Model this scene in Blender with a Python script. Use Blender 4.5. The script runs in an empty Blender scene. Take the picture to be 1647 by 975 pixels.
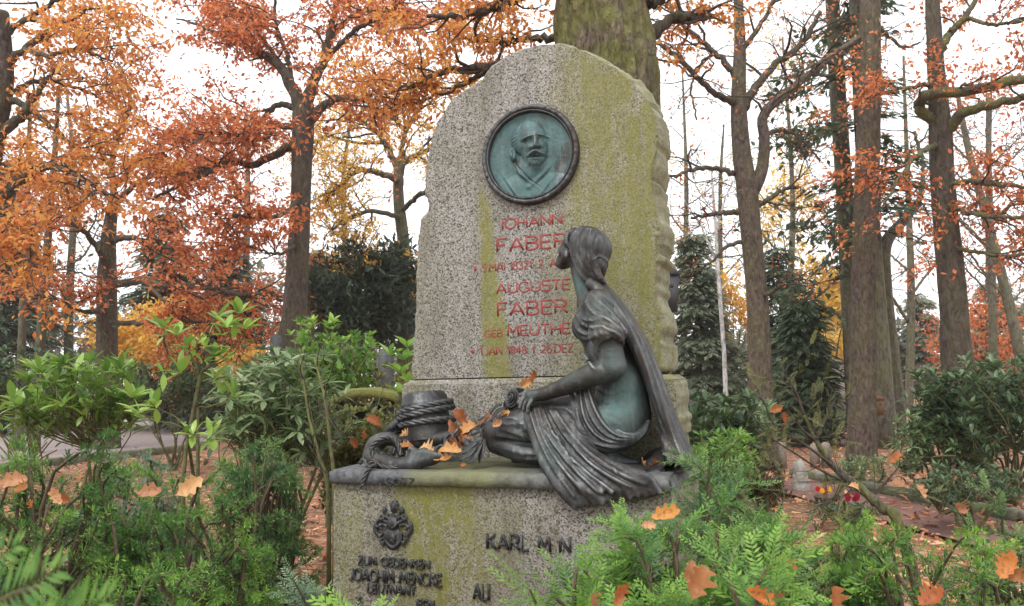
import bpy, bmesh, math, random
import numpy as np
from mathutils import Vector, Matrix

# ------------------------------------------------------------------ camera
FPX, CX, CY, HY = 1270.0, 823.5, 487.5, 612.0     # focal length, centre and horizon, in photograph pixels
EYE = np.array((0.0, 0.0, 1.5))
PITCH = math.atan((HY - CY) / FPX)
ROLL = math.radians(1.3)
_F = np.array((0, math.cos(PITCH), math.sin(PITCH)))
_R0 = np.array((1.0, 0, 0)); _U0 = np.array((0, -math.sin(PITCH), math.cos(PITCH)))
_R = _R0 * math.cos(ROLL) - _U0 * math.sin(ROLL)
_U = _U0 * math.cos(ROLL) + _R0 * math.sin(ROLL)
scene = bpy.context.scene
cd = bpy.data.cameras.new('camera'); cam = bpy.data.objects.new('camera', cd)
scene.collection.objects.link(cam); scene.camera = cam
cd.sensor_width = 36.0; cd.lens = 36.0 * FPX / 1647.0
cd.clip_start = 0.02; cd.clip_end = 2000
cam.matrix_world = Matrix(((_R[0], _U[0], -_F[0], EYE[0]), (_R[1], _U[1], -_F[1], EYE[1]),
                           (_R[2], _U[2], -_F[2], EYE[2]), (0, 0, 0, 1)))
cd.dof.use_dof = True; cd.dof.focus_distance = 3.9; cd.dof.aperture_fstop = 10.0

# ------------------------------------------------------------------ sky, sun, exposure
SUN_EL, SUN_AZ = 56.0, 205.0                       # soft light from behind the camera, a little left
world = bpy.data.worlds.new('World'); scene.world = world; world.use_nodes = True
wn = world.node_tree.nodes; wl = world.node_tree.links
bg = wn['Background']
sky = wn.new('ShaderNodeTexSky'); sky.sky_type = 'NISHITA'; sky.sun_disc = False
sky.sun_elevation = math.radians(SUN_EL); sky.sun_rotation = math.radians(SUN_AZ)
sky.air_density = 1.0; sky.dust_density = 4.0; sky.ozone_density = 1.0
hs = wn.new('ShaderNodeHueSaturation'); hs.inputs['Saturation'].default_value = 0.06
mxs = wn.new('ShaderNodeMix'); mxs.data_type = 'RGBA'; mxs.inputs[0].default_value = 0.86
mxs.inputs[7].default_value = (9.6, 9.75, 10.0, 1)  # the even cloud deck over the clear sky
wl.new(sky.outputs[0], hs.inputs['Color']); wl.new(hs.outputs[0], mxs.inputs[6])
wl.new(mxs.outputs[2], bg.inputs['Color']); bg.inputs['Strength'].default_value = 0.115
sd = bpy.data.lights.new('sun', 'SUN'); sd.energy = 1.3; sd.angle = math.radians(18); sd.color = (1.0, 0.965, 0.91)
sun = bpy.data.objects.new('sun', sd); scene.collection.objects.link(sun)
_a = math.radians(SUN_AZ); _e = math.radians(SUN_EL)
_sd = Vector((math.sin(_a) * math.cos(_e), math.cos(_a) * math.cos(_e), math.sin(_e)))
sun.rotation_euler = _sd.to_track_quat('Z', 'Y').to_euler()
sun.location = (-6, -10, 14)
scene.view_settings.view_transform = 'Standard'; scene.view_settings.look = 'None'
scene.view_settings.gamma = 1.0; scene.view_settings.use_curve_mapping = False
scene.view_settings.exposure = 0.85
scene.cycles.max_bounces = 6; scene.cycles.diffuse_bounces = 3; scene.cycles.transmission_bounces = 4
scene.cycles.transparent_max_bounces = 6; scene.cycles.volume_bounces = 2
scene.cycles.use_denoising = True

# ------------------------------------------------------------------ helpers
rng = np.random.default_rng(11)
def ray(px, py):
    return _F + _R * ((px - CX) / FPX) + _U * ((CY - py) / FPX)
def at(px, py, Y):
    d = ray(px, py); return EYE + d * (Y / d[1])
def ground(px, py, z=0.0):
    d = ray(px, py); return EYE + d * ((z - EYE[2]) / d[2])

COL = scene.collection
def mesh_np(name, V, F, mat=None, parent=None, smooth=False, attrs=None, mats=None):
    """V (n,3); F list of (m,k) int arrays (or one), all polygons of each array with k corners"""
    me = bpy.data.meshes.new(name)
    V = np.asarray(V, np.float32)
    if not isinstance(F, list): F = [F]
    F = [np.asarray(f, np.int32) for f in F if len(f)]
    me.vertices.add(len(V)); me.vertices.foreach_set('co', V.ravel())
    loops = np.concatenate([f.ravel() for f in F])
    tot = np.concatenate([np.full(len(f), f.shape[1], np.int32) for f in F])
    start = np.concatenate([[0], np.cumsum(tot)[:-1]]).astype(np.int32)
    me.loops.add(len(loops)); me.loops.foreach_set('vertex_index', loops)
    me.polygons.add(len(tot)); me.polygons.foreach_set('loop_start', start)
    me.update(calc_edges=True)
    if smooth: me.polygons.foreach_set('use_smooth', np.ones(len(tot), bool))
    for k, a in (attrs or {}).items():
        at_ = me.attributes.new(k, 'FLOAT', 'POINT'); at_.data.foreach_set('value', np.asarray(a, np.float32))
    me.validate()
    o = bpy.data.objects.new(name, me); COL.objects.link(o)
    if mat is not None: me.materials.append(mat)
    if parent is not None: o.parent = parent
    return o
def empty(name, loc=(0, 0, 0), rz=0.0):
    o = bpy.data.objects.new(name, None); COL.objects.link(o)
    o.empty_display_size = 0.1
    o.location = loc; o.rotation_euler = (0, 0, rz); return o
def tag(o, label=None, cat=None, group=None, kind=None):
    if label: o['label'] = label
    if cat: o['category'] = cat
    if group: o['group'] = group
    if kind: o['kind'] = kind
    return o

def catmull(P, n):
    P = np.asarray(P, float)
    if len(P) < 3:
        t = np.linspace(0, 1, n)[:, None]; return P[0] * (1 - t) + P[-1] * t
    Q = np.vstack([2 * P[0] - P[1], P, 2 * P[-1] - P[-2]])
    s = np.linspace(0, len(P) - 1 - 1e-9, n); i = s.astype(int); t = (s - i)[:, None]
    p0, p1, p2, p3 = Q[i], Q[i + 1], Q[i + 2], Q[i + 3]
    return .5 * (2 * p1 + (p2 - p0) * t + (2 * p0 - 5 * p1 + 4 * p2 - p3) * t ** 2 + (3 * p1 - p0 - 3 * p2 + p3) * t ** 3)

class MB:
    """collects boxes, tubes and sheets into one mesh"""
    def __init__(s): s.V = []; s.F = {}; s.n = 0; s.A = []
    def add(s, V, F, tone=0.0):
        V = np.asarray(V, float); s.V.append(V)
        if not isinstance(F, list): F = [F]
        for f in F:
            f = np.asarray(f, int)
            if len(f): s.F.setdefault(f.shape[1], []).append(f + s.n)
        s.A.append(np.broadcast_to(np.asarray(tone, float), (len(V),)))
        s.n += len(V); return s
    def tube(s, P, R, k=8, cap=True, tone=0.0, prof=None):
        P = np.asarray(P, float); n = len(P); R = np.broadcast_to(np.asarray(R, float), (n,))
        T = np.gradient(P, axis=0); T /= np.linalg.norm(T, axis=1, keepdims=True) + 1e-12
        ref = np.array((0, 0, 1.0)) if abs(T[0][2]) < .9 else np.array((1.0, 0, 0))
        N = np.zeros_like(P); u = np.cross(T[0], ref); u /= np.linalg.norm(u); N[0] = u
        for i in range(1, n):
            u = u - T[i] * np.dot(u, T[i]); u /= np.linalg.norm(u) + 1e-12; N[i] = u
        B = np.cross(T, N); a = np.arange(k) * 2 * math.pi / k
        rr = R[:, None] * (1.0 if prof is None else prof)
        V = P[:, None] + (N[:, None] * np.cos(a)[None, :, None] + B[:, None] * np.sin(a)[None, :, None]) * (rr * np.ones((n, k)))[:, :, None]
        V = V.reshape(-1, 3)
        i = np.arange(n - 1)[:, None] * k; j = np.arange(k)[None]; j2 = (j + 1) % k
        F = np.stack([i + j, i + j2, i + k + j2, i + k + j], -1).reshape(-1, 4)
        Fs = [F]
        if cap: Fs.append(np.array([list(range(k))[::-1], [(n - 1) * k + q for q in range(k)]]))
        tn = np.repeat(np.broadcast_to(np.asarray(tone, float), (n,)), k)
        return s.add(V, Fs, tn)
    def box(s, c, d, R=None, tone=0.0):
        q = np.array([(x, y, z) for z in (-1, 1) for y in (-1, 1) for x in (-1, 1)], float) * np.asarray(d) / 2
        if R is not None: q = q @ np.asarray(R).T
        return s.add(q + np.asarray(c), np.array([(0, 2, 3, 1), (4, 5, 7, 6), (0, 1, 5, 4), (2, 6, 7, 3), (0, 4, 6, 2), (1, 3, 7, 5)]), tone)
    def lathe(s, prof, k=24, c=(0, 0, 0)):
        prof = np.asarray(prof, float); n = len(prof); a = np.arange(k) * 2 * math.pi / k
        V = np.stack([prof[:, 0][:, None] * np.cos(a), prof[:, 0][:, None] * np.sin(a), np.repeat(prof[:, 1][:, None], k, 1)], -1).reshape(-1, 3)
        i = np.arange(n - 1)[:, None] * k; j = np.arange(k)[None]; j2 = (j + 1) % k
        F = np.stack([i + j, i + j2, i + k + j2, i + k + j], -1).reshape(-1, 4)
        return s.add(V + np.asarray(c), [F, np.array([list(range(k))[::-1], [(n - 1) * k + q for q in range(k)]])])
    def build(s, name, mat=None, parent=None, smooth=False, tone=True):
        V = np.concatenate(s.V); F = [np.concatenate(f) for f in s.F.values()]
        return mesh_np(name, V, F, mat, parent, smooth, {'tone': np.concatenate(s.A)} if tone else None)

def scatter(TV, TF, pos, Rm, sc, tone=None, ttone=None):
    """many copies of a small template as arrays: TV (m,3), TF (f,k), pos (n,3), Rm (n,3,3), sc (n,) or (n,3)"""
    n, m = len(pos), len(TV); sc = np.asarray(sc, float)
    if sc.ndim == 1: sc = np.repeat(sc[:, None], 3, 1)
    V = np.einsum('nij,nmj->nmi', Rm, TV[None] * sc[:, None]) + pos[:, None]
    F = (TF[None] + (np.arange(n) * m)[:, None, None]).reshape(-1, TF.shape[1])
    t = np.zeros((n, m)) if tone is None else np.repeat(np.asarray(tone, float)[:, None], m, 1)
    if ttone is not None: t = t + ttone[None]
    return V.reshape(-1, 3), F, t.ravel()
def unit(v):
    v = np.asarray(v, float); return v / (np.linalg.norm(v, axis=-1, keepdims=True) + 1e-12)
def frames(X, up):
    """rotation matrices whose x axis is X and whose z axis leans to up"""
    X = unit(X); up = np.broadcast_to(np.asarray(up, float), X.shape)
    Yv = np.cross(up, X); bad = np.linalg.norm(Yv, axis=1) < 1e-4
    Yv[bad] = np.cross(np.array((1.0, .1, 0)), X[bad]); Yv = unit(Yv)
    return np.stack([X, Yv, np.cross(X, Yv)], -1)
def rnd_dirs(n, g=None):
    g = g or rng; return unit(g.normal(size=(n, 3)))

# ------------------------------------------------------------------ signed-distance sculpting
class Clay:
    def __init__(s, lo, hi, h):
        s.lo = np.asarray(lo, float); s.h = h
        s.n = np.ceil((np.asarray(hi, float) - s.lo) / h).astype(int) + 1
        s.D = np.full(s.n, 0.2, np.float32)
    def _blk(s, lo, hi):
        a = np.clip(np.floor((np.asarray(lo) - s.lo) / s.h).astype(int), 0, s.n)
        b = np.clip(np.ceil((np.asarray(hi) - s.lo) / s.h).astype(int) + 1, 0, s.n)
        if np.any(b <= a): return None, None
        g = [(np.arange(a[i], b[i]) * s.h + s.lo[i]).astype(np.float32) for i in range(3)]
        return (slice(a[0], b[0]), slice(a[1], b[1]), slice(a[2], b[2])), np.meshgrid(*g, indexing='ij', sparse=True)
    def _mix(s, sl, d, k, cut=False):
        a = s.D[sl]
        if cut:
            d = -d; h = np.maximum(k - np.abs(a - d), 0) / max(k, 1e-6); s.D[sl] = np.maximum(a, d) + h * h * k * .25
        else:
            h = np.maximum(k - np.abs(a - d), 0) / max(k, 1e-6); s.D[sl] = np.minimum(a, d) - h * h * k * .25
    def cap(s, a, b, ra, rb, k=.02, cut=False):
        a = np.asarray(a, float); b = np.asarray(b, float); m = max(ra, rb) + k + 2 * s.h
        sl, g = s._blk(np.minimum(a, b) - m, np.maximum(a, b) + m)
        if sl is None: return s
        ab = b - a; L2 = float(ab @ ab) + 1e-12
        x, y, z = g[0] - a[0], g[1] - a[1], g[2] - a[2]
        t = np.clip((x * ab[0] + y * ab[1] + z * ab[2]) / L2, 0, 1)
        d = np.sqrt((x - t * ab[0]) ** 2 + (y - t * ab[1]) ** 2 + (z - t * ab[2]) ** 2) - (ra + (rb - ra) * t)
        s._mix(sl, d, k, cut); return s
    def segs(s, P, R, k=.02, cut=False):
        """one smooth tapered limb through the points: joined hard along itself, softly to the rest"""
        P = np.asarray(P, float); R = np.maximum(np.asarray(R, float), .001); m = R.max() + k + 2 * s.h
        sl, g = s._blk(P.min(0) - m, P.max(0) + m)
        if sl is None: return s
        shp = tuple(q.stop - q.start for q in sl); d = np.full(shp, 9.0, np.float32)
        o = np.array([q.start for q in sl])
        for i in range(len(P) - 1):
            a, b, ra, rb = P[i], P[i + 1], R[i], R[i + 1]; mm = max(ra, rb) + k + 2 * s.h
            s2, g2 = s._blk(np.minimum(a, b) - mm, np.maximum(a, b) + mm)
            if s2 is None: continue
            ab = b - a; L2 = float(ab @ ab) + 1e-12; x, y, z = g2[0] - a[0], g2[1] - a[1], g2[2] - a[2]
            t = np.clip((x * ab[0] + y * ab[1] + z * ab[2]) / L2, 0, 1)
            dd = np.sqrt((x - t * ab[0]) ** 2 + (y - t * ab[1]) ** 2 + (z - t * ab[2]) ** 2) - (ra + (rb - ra) * t)
            s3 = tuple(slice(q.start - o[j], q.stop - o[j]) for j, q in enumerate(s2))
            d[s3] = np.minimum(d[s3], dd)
        s._mix(sl, d, k, cut); return s
    def chain(s, P, R, k=.02, n=None, cut=False):
        P = np.asarray(P, float); R = np.broadcast_to(np.asarray(R, float), (len(P),))
        n = n or 3 * (len(P) - 1) + 1
        Q = catmull(np.hstack([P, R[:, None]]), n)
        return s.segs(Q[:, :3], Q[:, 3], k, cut)
    def ell(s, c, r, k=.03, R=None, cut=False):
        c = np.asarray(c, float); r = np.asarray(r, float); m = max(r) + k + 2 * s.h
        sl, g = s._blk(c - m, c + m)
        if sl is None: return s
        p = [g[i] - c[i] for i in range(3)]
        if R is not None:
            R = np.asarray(R); p = [p[0] * R[0, i] + p[1] * R[1, i] + p[2] * R[2, i] for i in range(3)]
        k0 = np.sqrt((p[0] / r[0]) ** 2 + (p[1] / r[1]) ** 2 + (p[2] / r[2]) ** 2)
        k1 = np.sqrt((p[0] / r[0] ** 2) ** 2 + (p[1] / r[1] ** 2) ** 2 + (p[2] / r[2] ** 2) ** 2) + 1e-9
        s._mix(sl, np.where(k0 < 1e-6, -min(r), k0 * (k0 - 1) / k1), k, cut); return s
    def val(s, p):
        q = np.clip((p - s.lo) / s.h, 0, s.n - 1.001); i = q.astype(int); t = q - i; D = s.D
        c = D[i[0]:i[0] + 2, i[1]:i[1] + 2, i[2]:i[2] + 2]
        c = c[0] * (1 - t[0]) + c[1] * t[0]; c = c[0] * (1 - t[1]) + c[1] * t[1]; return float(c[0] * (1 - t[2]) + c[1] * t[2])
    def hit(s, o, d, t0, t1):
        """first point of the modelled surface along a ray"""
        d = d / np.linalg.norm(d); t = t0
        while t < t1:
            p = o + d * t
            if np.all(p > s.lo) and np.all(p < s.lo + (s.n - 1) * s.h):
                v = s.val(p)
                if v < .0012: return p
                t += min(max(v * .6, .0015), .02)
            else: t += .01
        return None
    def below(s, z, k=.005):
        """cut away everything under height z"""
        zz = (np.arange(s.n[2]) * s.h + s.lo[2]).astype(np.float32)[None, None]
        s.D = np.maximum(s.D, z - zz); return s
    def mesh(s):
        D = s.D; ins = D < 0; n = np.array(D.shape) - 1
        cnt = np.zeros(n, np.int8); offs = [(i, j, k) for i in (0, 1) for j in (0, 1) for k in (0, 1)]
        for o in offs: cnt += ins[o[0]:o[0] + n[0], o[1]:o[1] + n[1], o[2]:o[2] + n[2]]
        act = (cnt > 0) & (cnt < 8); C = np.argwhere(act); idx = np.full(n, -1, np.int64); idx[act] = np.arange(len(C))
        P = np.zeros((len(C), 3)); W = np.zeros(len(C))
        for o in offs:
            for ax in range(3):
                if o[ax]: continue
                q = list(o); q[ax] = 1
                d0 = D[tuple((C + o).T)]; d1 = D[tuple((C + q).T)]; m = (d0 < 0) != (d1 < 0)
                t = d0[m] / (d0[m] - d1[m]); p = np.tile(np.array(o, float), (m.sum(), 1)); p[:, ax] += t
                P[m] += p; W[m] += 1
        V = (C + P / W[:, None]) * s.h + s.lo
        Fs = []
        for ax in range(3):
            b, c = [(1, 2), (2, 0), (0, 1)][ax]
            sl0 = [slice(1, -1)] * 3; sl0[ax] = slice(0, -1); sl1 = list(sl0); sl1[ax] = slice(1, None)
            i0 = ins[tuple(sl0)]; i1 = ins[tuple(sl1)]; E = np.argwhere(i0 != i1)
            if not len(E): continue
            fl = i0[tuple(E.T)]; base = E.copy(); base[:, b] += 1; base[:, c] += 1
            def cell(db, dc):
                q = base.copy(); q[:, b] += db; q[:, c] += dc; return idx[tuple(q.T)]
            Q = np.stack([cell(-1, -1), cell(0, -1), cell(0, 0), cell(-1, 0)], 1)
            Q[~fl] = Q[~fl][:, ::-1]; Fs.append(Q)
        F = np.concatenate(Fs); F = F[(F >= 0).all(1)]
        return V, F
    def build(s, name, mat, parent, relax=1):
        V, F = s.mesh()
        for _ in range(relax):
            A = np.zeros_like(V); W = np.zeros(len(V))
            for i in range(4):
                np.add.at(A, F[:, i], V[F[:, (i + 1) % 4]] + V[F[:, (i - 1) % 4]]); np.add.at(W, F[:, i], 2)
            V = V * .4 + .6 * A / W[:, None]
        return mesh_np(name, V, F, mat, parent, True)

# ------------------------------------------------------------------ materials
class NT:
    def __init__(s, name, disp=False):
        s.m = bpy.data.materials.new(name); s.m.use_nodes = True
        s.t = s.m.node_tree; s.N = s.t.nodes; s.b = s.N['Principled BSDF']; s.out = s.N['Material Output']
    def n(s, kind, **kw):
        o = s.N.new('ShaderNode' + kind)
        for k, v in kw.items():
            if k.startswith('_'): setattr(o, k[1:], v)
            elif k.startswith('i') and k[1:].isdigit(): s.put(o.inputs[int(k[1:])], v)
            else: s.put(o.inputs[k.replace('_', ' ')], v)
        return o
    def put(s, i, v):
        if isinstance(v, bpy.types.NodeSocket): s.t.links.new(v, i)
        elif isinstance(v, (tuple, list)) and i.type == 'RGBA' and len(v) == 3: i.default_value = (*v, 1)
        else: i.default_value = v
    def obj(s): return s.n('TexCoord').outputs['Object']
    def map(s, v, sc=(1, 1, 1), loc=(0, 0, 0), rot=(0, 0, 0)):
        return s.n('Mapping', Vector=v, Scale=sc, Location=loc, Rotation=rot).outputs[0]
    def noise(s, v, scale, detail=3, rough=.55, out=0, dist=0.0):
        return s.n('TexNoise', Vector=v, Scale=scale, Detail=detail, Roughness=rough, Distortion=dist).outputs[out]
    def vor(s, v, scale, out=0, feature='F1'):
        return s.n('TexVoronoi', Vector=v, Scale=scale, _feature=feature).outputs[out]
    def ramp(s, f, stops, interp='LINEAR'):
        o = s.n('ValToRGB', Fac=f); r = o.color_ramp; r.interpolation = interp
        while len(r.elements) < len(stops): r.elements.new(.5)
        for e, (p, c) in zip(r.elements, stops):
            e.position = p; e.color = (*c, 1) if isinstance(c, (tuple, list)) else (c, c, c, 1)
        return o.outputs[0]
    def mix(s, f, a, b, mode='MIX'):
        o = s.n('Mix', _data_type='RGBA', _blend_type=mode); s.put(o.inputs[0], f); s.put(o.inputs[6], a); s.put(o.inputs[7], b)
        return o.outputs[2]
    def math(s, op, a, b=0.0, c=None):
        o = s.n('Math', _operation=op, i0=a, i1=b)
        if c is not None: s.put(o.inputs[2], c)
        return o.outputs[0]
    def attr(s, name): return s.n('Attribute', _attribute_name=name).outputs['Fac']
    def island(s): return s.n('NewGeometry').outputs['Random Per Island']
    def set(s, **kw):
        for k, v in kw.items(): s.put(s.b.inputs[k.replace('_', ' ')], v)
        return s
    def bump(s, h, dist=.01, strength=1.0):
        o = s.n('Bump', Height=h, Distance=dist, Strength=strength); s.t.links.new(o.outputs[0], s.b.inputs['Normal']); return s
    def leafy(s, col, trans=.45, rough=.6, spec=.3):
        """thin leaf: a Principled front with light passing through"""
        s.set(Base_Color=col, Roughness=rough); s.b.inputs['Specular IOR Level'].default_value = spec
        tr = s.n('BsdfTranslucent', Color=col); mx = s.n('MixShader', Fac=trans)
        s.t.links.new(s.b.outputs[0], mx.inputs[1]); s.t.links.new(tr.outputs[0], mx.inputs[2])
        s.t.links.new(mx.outputs[0], s.out.inputs['Surface']); return s
# ------------------------------------------------------------------ the monument's own frame: x along its front, y to its back
PSI = math.radians(20.0)
MO = np.array((0.094, 4.214, 0.0))
EU = np.array((math.cos(PSI), -math.sin(PSI), 0)); EV = np.array((-math.sin(PSI), -math.cos(PSI), 0))
def L(px, py, v):
    """pixel -> monument coordinates (x, y, z) on the plane v metres in front of the stele's face"""
    d = ray(px, py); t = ((MO + EV * v - EYE) @ EV) / (d @ EV)
    p = EYE + d * t - MO
    return np.array((p @ EU, -v, p[2]))
def Lp(lst): return np.array([L(*q[:3]) for q in lst])
OL = np.array(((EYE - MO) @ EU, -((EYE - MO) @ EV), EYE[2]))
def dirL(px, py):
    d = ray(px, py); return np.array((d @ EU, -(d @ EV), d[2]))
def stroke(cl, pts, r, sink=.4, k=.010, n=None, cut=False):
    """a ridge (or groove) modelled on the surface along a path; pts = (px, py), r = one radius or one per point"""
    n = n or 4 * (len(pts) - 1) + 1
    Q = catmull(np.asarray(pts, float), n); R_ = np.interp(np.linspace(0, 1, n), np.linspace(0, 1, len(np.atleast_1d(r))), np.atleast_1d(r))
    run = []
    def flush():
        if len(run) > 1:
            P = np.array([q[0] for q in run]); P[1:-1] = .25 * P[:-2] + .5 * P[1:-1] + .25 * P[2:]
            todo.append((P, [q[1] for q in run]))
        run.clear()
    todo = []
    for (x, y), rr_ in zip(Q, R_):
        d = dirL(x, y); h = cl.hit(OL, d, 2.6, 5.2)
        if h is None or (run and np.linalg.norm(h - run[-1][0]) > .09): flush()
        if h is not None:
            dn = d / np.linalg.norm(d); run.append((h + dn * rr_ * (sink if not cut else -.35), rr_))
    flush()
    for P, R_ in todo: cl.segs(P, R_, k, cut)
def empty_m(name): return empty(name, tuple(MO), -PSI)

# ------------------------------------------------------------------ stone and bronze
def granite(name, stops, tone=(.40, .375, .36), band=None):
    """speckled granite; stops = moss streak strength along x (position 0..1 over -1..1 m)"""
    g = NT(name); o = g.obj()
    a = g.vor(o, 145, 'Color'); a = g.n('SeparateColor', Color=a).outputs[0]
    b = g.noise(o, 125, 2, .6); c = g.noise(o, 75, 3, .6)
    t2 = tuple(q * .66 for q in tone)
    base = g.ramp(a, [(.0, (.040, .038, .037)), (.17, (.055, .052, .050)), (.21, (.165, .157, .147)), (.45, t2), (.75, (.325, .308, .288)), (1.0, (.42, .40, .375))])
    dark = g.ramp(b, [(.55, 0.0), (.62, 1.0)])
    base = g.mix(g.math('MULTIPLY', dark, .75), base, (.062, .057, .053))
    lich = g.ramp(c, [(.60, 0.0), (.72, 1.0)])
    base = g.mix(g.math('MULTIPLY', lich, .4), base, (.36, .375, .31))
    big = g.noise(o, 2.3, 5, .65)
    base = g.mix(g.ramp(big, [(.42, 0.0), (.75, .30)]), base, (.155, .145, .105))
    grime = g.noise(g.map(o, (3.5, 3.5, .8)), 1.7, 6, .7)
    base = g.mix(g.ramp(grime, [(.46, 0.0), (.66, .55)]), base, (.088, .080, .054))
    base = g.mix(g.ramp(g.noise(o, 6.5, 5, .7), [(.60, 0.0), (.72, .40)]), base, (.34, .345, .275))
    sx = g.n('SeparateXYZ', Vector=o)
    wob = g.noise(g.map(o, (5, 1, 1.1)), 1.9, 6, .72)
    xx = g.math('ADD', sx.outputs[0], g.math('MULTIPLY', g.math('SUBTRACT', wob, .5), .42))
    f = g.math('MULTIPLY_ADD', xx, .5, .5)
    m = g.ramp(f, [(p, v) for p, v in stops])
    fade = g.noise(g.map(o, (9, 3, 1.1)), 2.2, 4, .7)
    m = g.math('MULTIPLY', m, g.ramp(fade, [(.30, .40), (.52, 1.0)])); m = g.math('MULTIPLY', m, g.ramp(g.noise(o, 4.2, 6, .72), [(.34, .45), (.52, 1.0)]))
    fine = g.noise(o, 70, 3, .6)
    m = g.math('MULTIPLY', m, g.ramp(fine, [(.34, .45), (.56, 1.0)]))
    if band:                                              # the run-off streak that widens below the medallion
        t_ = g.math('DIVIDE', g.math('SUBTRACT', band[1], sx.outputs[2]), band[1] - band[2]); tc = g.n('Clamp', Value=t_).outputs[0]
        w_ = g.math('MULTIPLY_ADD', tc, .062, .016); mid = g.math('MULTIPLY_ADD', tc, .070, band[0] + .016)
        d_ = g.math('SUBTRACT', g.math('ABSOLUTE', g.math('SUBTRACT', g.math('MULTIPLY_ADD', g.math('SUBTRACT', g.noise(g.map(o, (8, 1, 2.5)), 2.6, 6, .75), .5), .13, sx.outputs[0]), mid)), w_)
        bm = g.math('MULTIPLY', g.ramp(g.math('MULTIPLY_ADD', d_, -10.0, .5), [(.22, 0.0), (.66, .97)]), g.ramp(g.math('MULTIPLY_ADD', t_, 1.0, .5), [(.47, 0.0), (.58, 1.0)]))
        bm = g.math('MULTIPLY', bm, g.ramp(fine, [(.30, .45), (.55, 1.0)])); bm = g.math('MULTIPLY', bm, g.ramp(g.noise(g.map(o, (10, 3, 2.0)), 3.0, 5, .7), [(.30, .70), (.55, 1.0)])); m = g.math('MAXIMUM', m, bm)
    moss = g.mix(g.noise(o, 14, 3, .6), (.100, .104, .014), (.225, .212, .046))
    base = g.mix(m, base, moss)
    # moss on the rough, broken flanks
    fl = g.attr('tone'); fl = g.math('MULTIPLY', fl, g.ramp(g.noise(o, 9, 4, .65), [(.32, 0.1), (.60, 1.0)]))
    base = g.mix(fl, base, g.mix(g.noise(o, 30, 3, .6), (.085, .088, .030), (.42, .41, .29)))
    g.set(Base_Color=base, Roughness=.78); g.b.inputs['Specular IOR Level'].default_value = .3
    h = g.math('ADD', g.math('MULTIPLY', a, .35), g.noise(o, 160, 3, .7)); h = g.math('ADD', h, g.math('MULTIPLY', g.attr('tone'), g.math('MULTIPLY', g.noise(o, 26, 5, .75), 9.0)))
    g.bump(h, .004, .6); return g.m
M = {}
M['granite_stele'] = granite('granite_stele', [(0, .35), (.14, .30), (.20, .12), (.30, .12), (.475, .03), (.50, .06), (.58, .34), (.66, .86), (.80, .92), (1, .95)], band=(L(772, 330, 0)[0], L(778, 300, 0)[2], L(700, 606, 0)[2]))
M['granite_block'] = granite('granite_block', [(0, .35), (.16, .35), (.25, .1), (.36, .15), (.40, .3), (.45, .1), (.55, .5), (.62, .2), (.80, .5), (.9, .8), (1, .8)], (.42, .37, .345))
M['granite_pedestal'] = granite('granite_pedestal', [(0, .5), (.15, .6), (.19, .25), (.25, .15), (.275, 1.0), (.38, 1.0), (.43, 1.0), (.50, .45), (.58, .15), (.70, .1), (.85, .4), (1, .5)], (.43, .37, .345))

def bronze(name, verd=.5, base=(.030, .029, .029), light=(.085, .085, .087), sc=1.0, rough=.48, lo=.48, metal=.70, vd=((.035, .080, .076), (.115, .215, .195)), ridge_grey=.85):
    g = NT(name); o = g.obj()
    n1 = g.noise(g.map(o, (1, 1, .45)), 6 * sc, 5, .65); n2 = g.noise(o, 38 * sc, 4, .65); n3 = g.noise(g.map(o, (1, 1, .22)), 20 * sc, 5, .65)
    c = g.mix(g.ramp(n1, [(.35, 0.0), (.75, 1.0)]), base, light)
    c = g.mix(g.ramp(n3, [(.52, 0.0), (.66, .7)]), c, (.15, .155, .16)); c = g.mix(g.ramp(g.noise(o, 4.5 * sc, 4, .6), [(.50, 0.0), (.70, .7)]), c, (.060, .045, .034))
    c = g.mix(g.ramp(n2, [(.52, 0.0), (.74, .4)]), c, (.034, .030, .026))
    pt = g.n('NewGeometry').outputs['Pointiness']; c = g.mix(g.math('MULTIPLY', g.ramp(pt, [(.515, 0.0), (.56, 1.0)]), g.ramp(n1, [(.3, ridge_grey * .3), (.6, ridge_grey)])), c, (.26, .265, .265))  # convex ridges and edges mixed to a paler grey, uneven with the noise
    tq = g.attr('patina'); tq = g.math('ADD', tq, g.math('MULTIPLY', g.ramp(n1, [(lo, 0.0), (lo + .14, 1.0)]), verd))
    tq = g.math('MINIMUM', g.math('MULTIPLY', tq, g.ramp(n2, [(.30, .35), (.58, 1.0)])), .92)
    c = g.mix(tq, c, g.mix(n3, vd[0], vd[1]))
    met = g.math('MULTIPLY', g.math('SUBTRACT', 1.0, tq), metal)
    g.set(Base_Color=c, Metallic=met, Roughness=g.math('ADD', g.ramp(n2, [(.3, rough - .06), (.7, rough + .14)]), g.math('MULTIPLY', tq, .2)))
    g.bump(g.math('ADD', g.math('ADD', n2, g.noise(o, 150, 3, .6)), g.math('MULTIPLY', g.noise(o, 17, 4, .6, 0, .8), 3.0)), .0026, .6); return g.m
M['bronze'] = bronze('bronze', .10)
M['bronze_dark'] = bronze('bronze_dark', .05, (.032, .032, .033), (.085, .085, .088), ridge_grey=.15)
M['bronze_verdigris'] = bronze('bronze_verdigris', .9, (.035, .05, .05), (.05, .075, .075), 1.3, .42, .36, .5, ((.028, .075, .078), (.085, .185, .180)))
M['bronze_letter'] = bronze('bronze_letter', .05, (.020, .021, .023), (.05, .052, .055), 4, .5, .6, .25, ridge_grey=0.0)
g = NT('bronze_plate'); o = g.obj()
n1 = g.noise(g.map(o, (1, 2, 2)), 3.2, 5, .6); sx = g.n('SeparateXYZ', Vector=o)
c = g.mix(g.ramp(g.noise(o, 24, 5, .65), [(.35, 0.0), (.65, 1.0)]), (.040, .041, .044), (.125, .13, .135))
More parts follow.
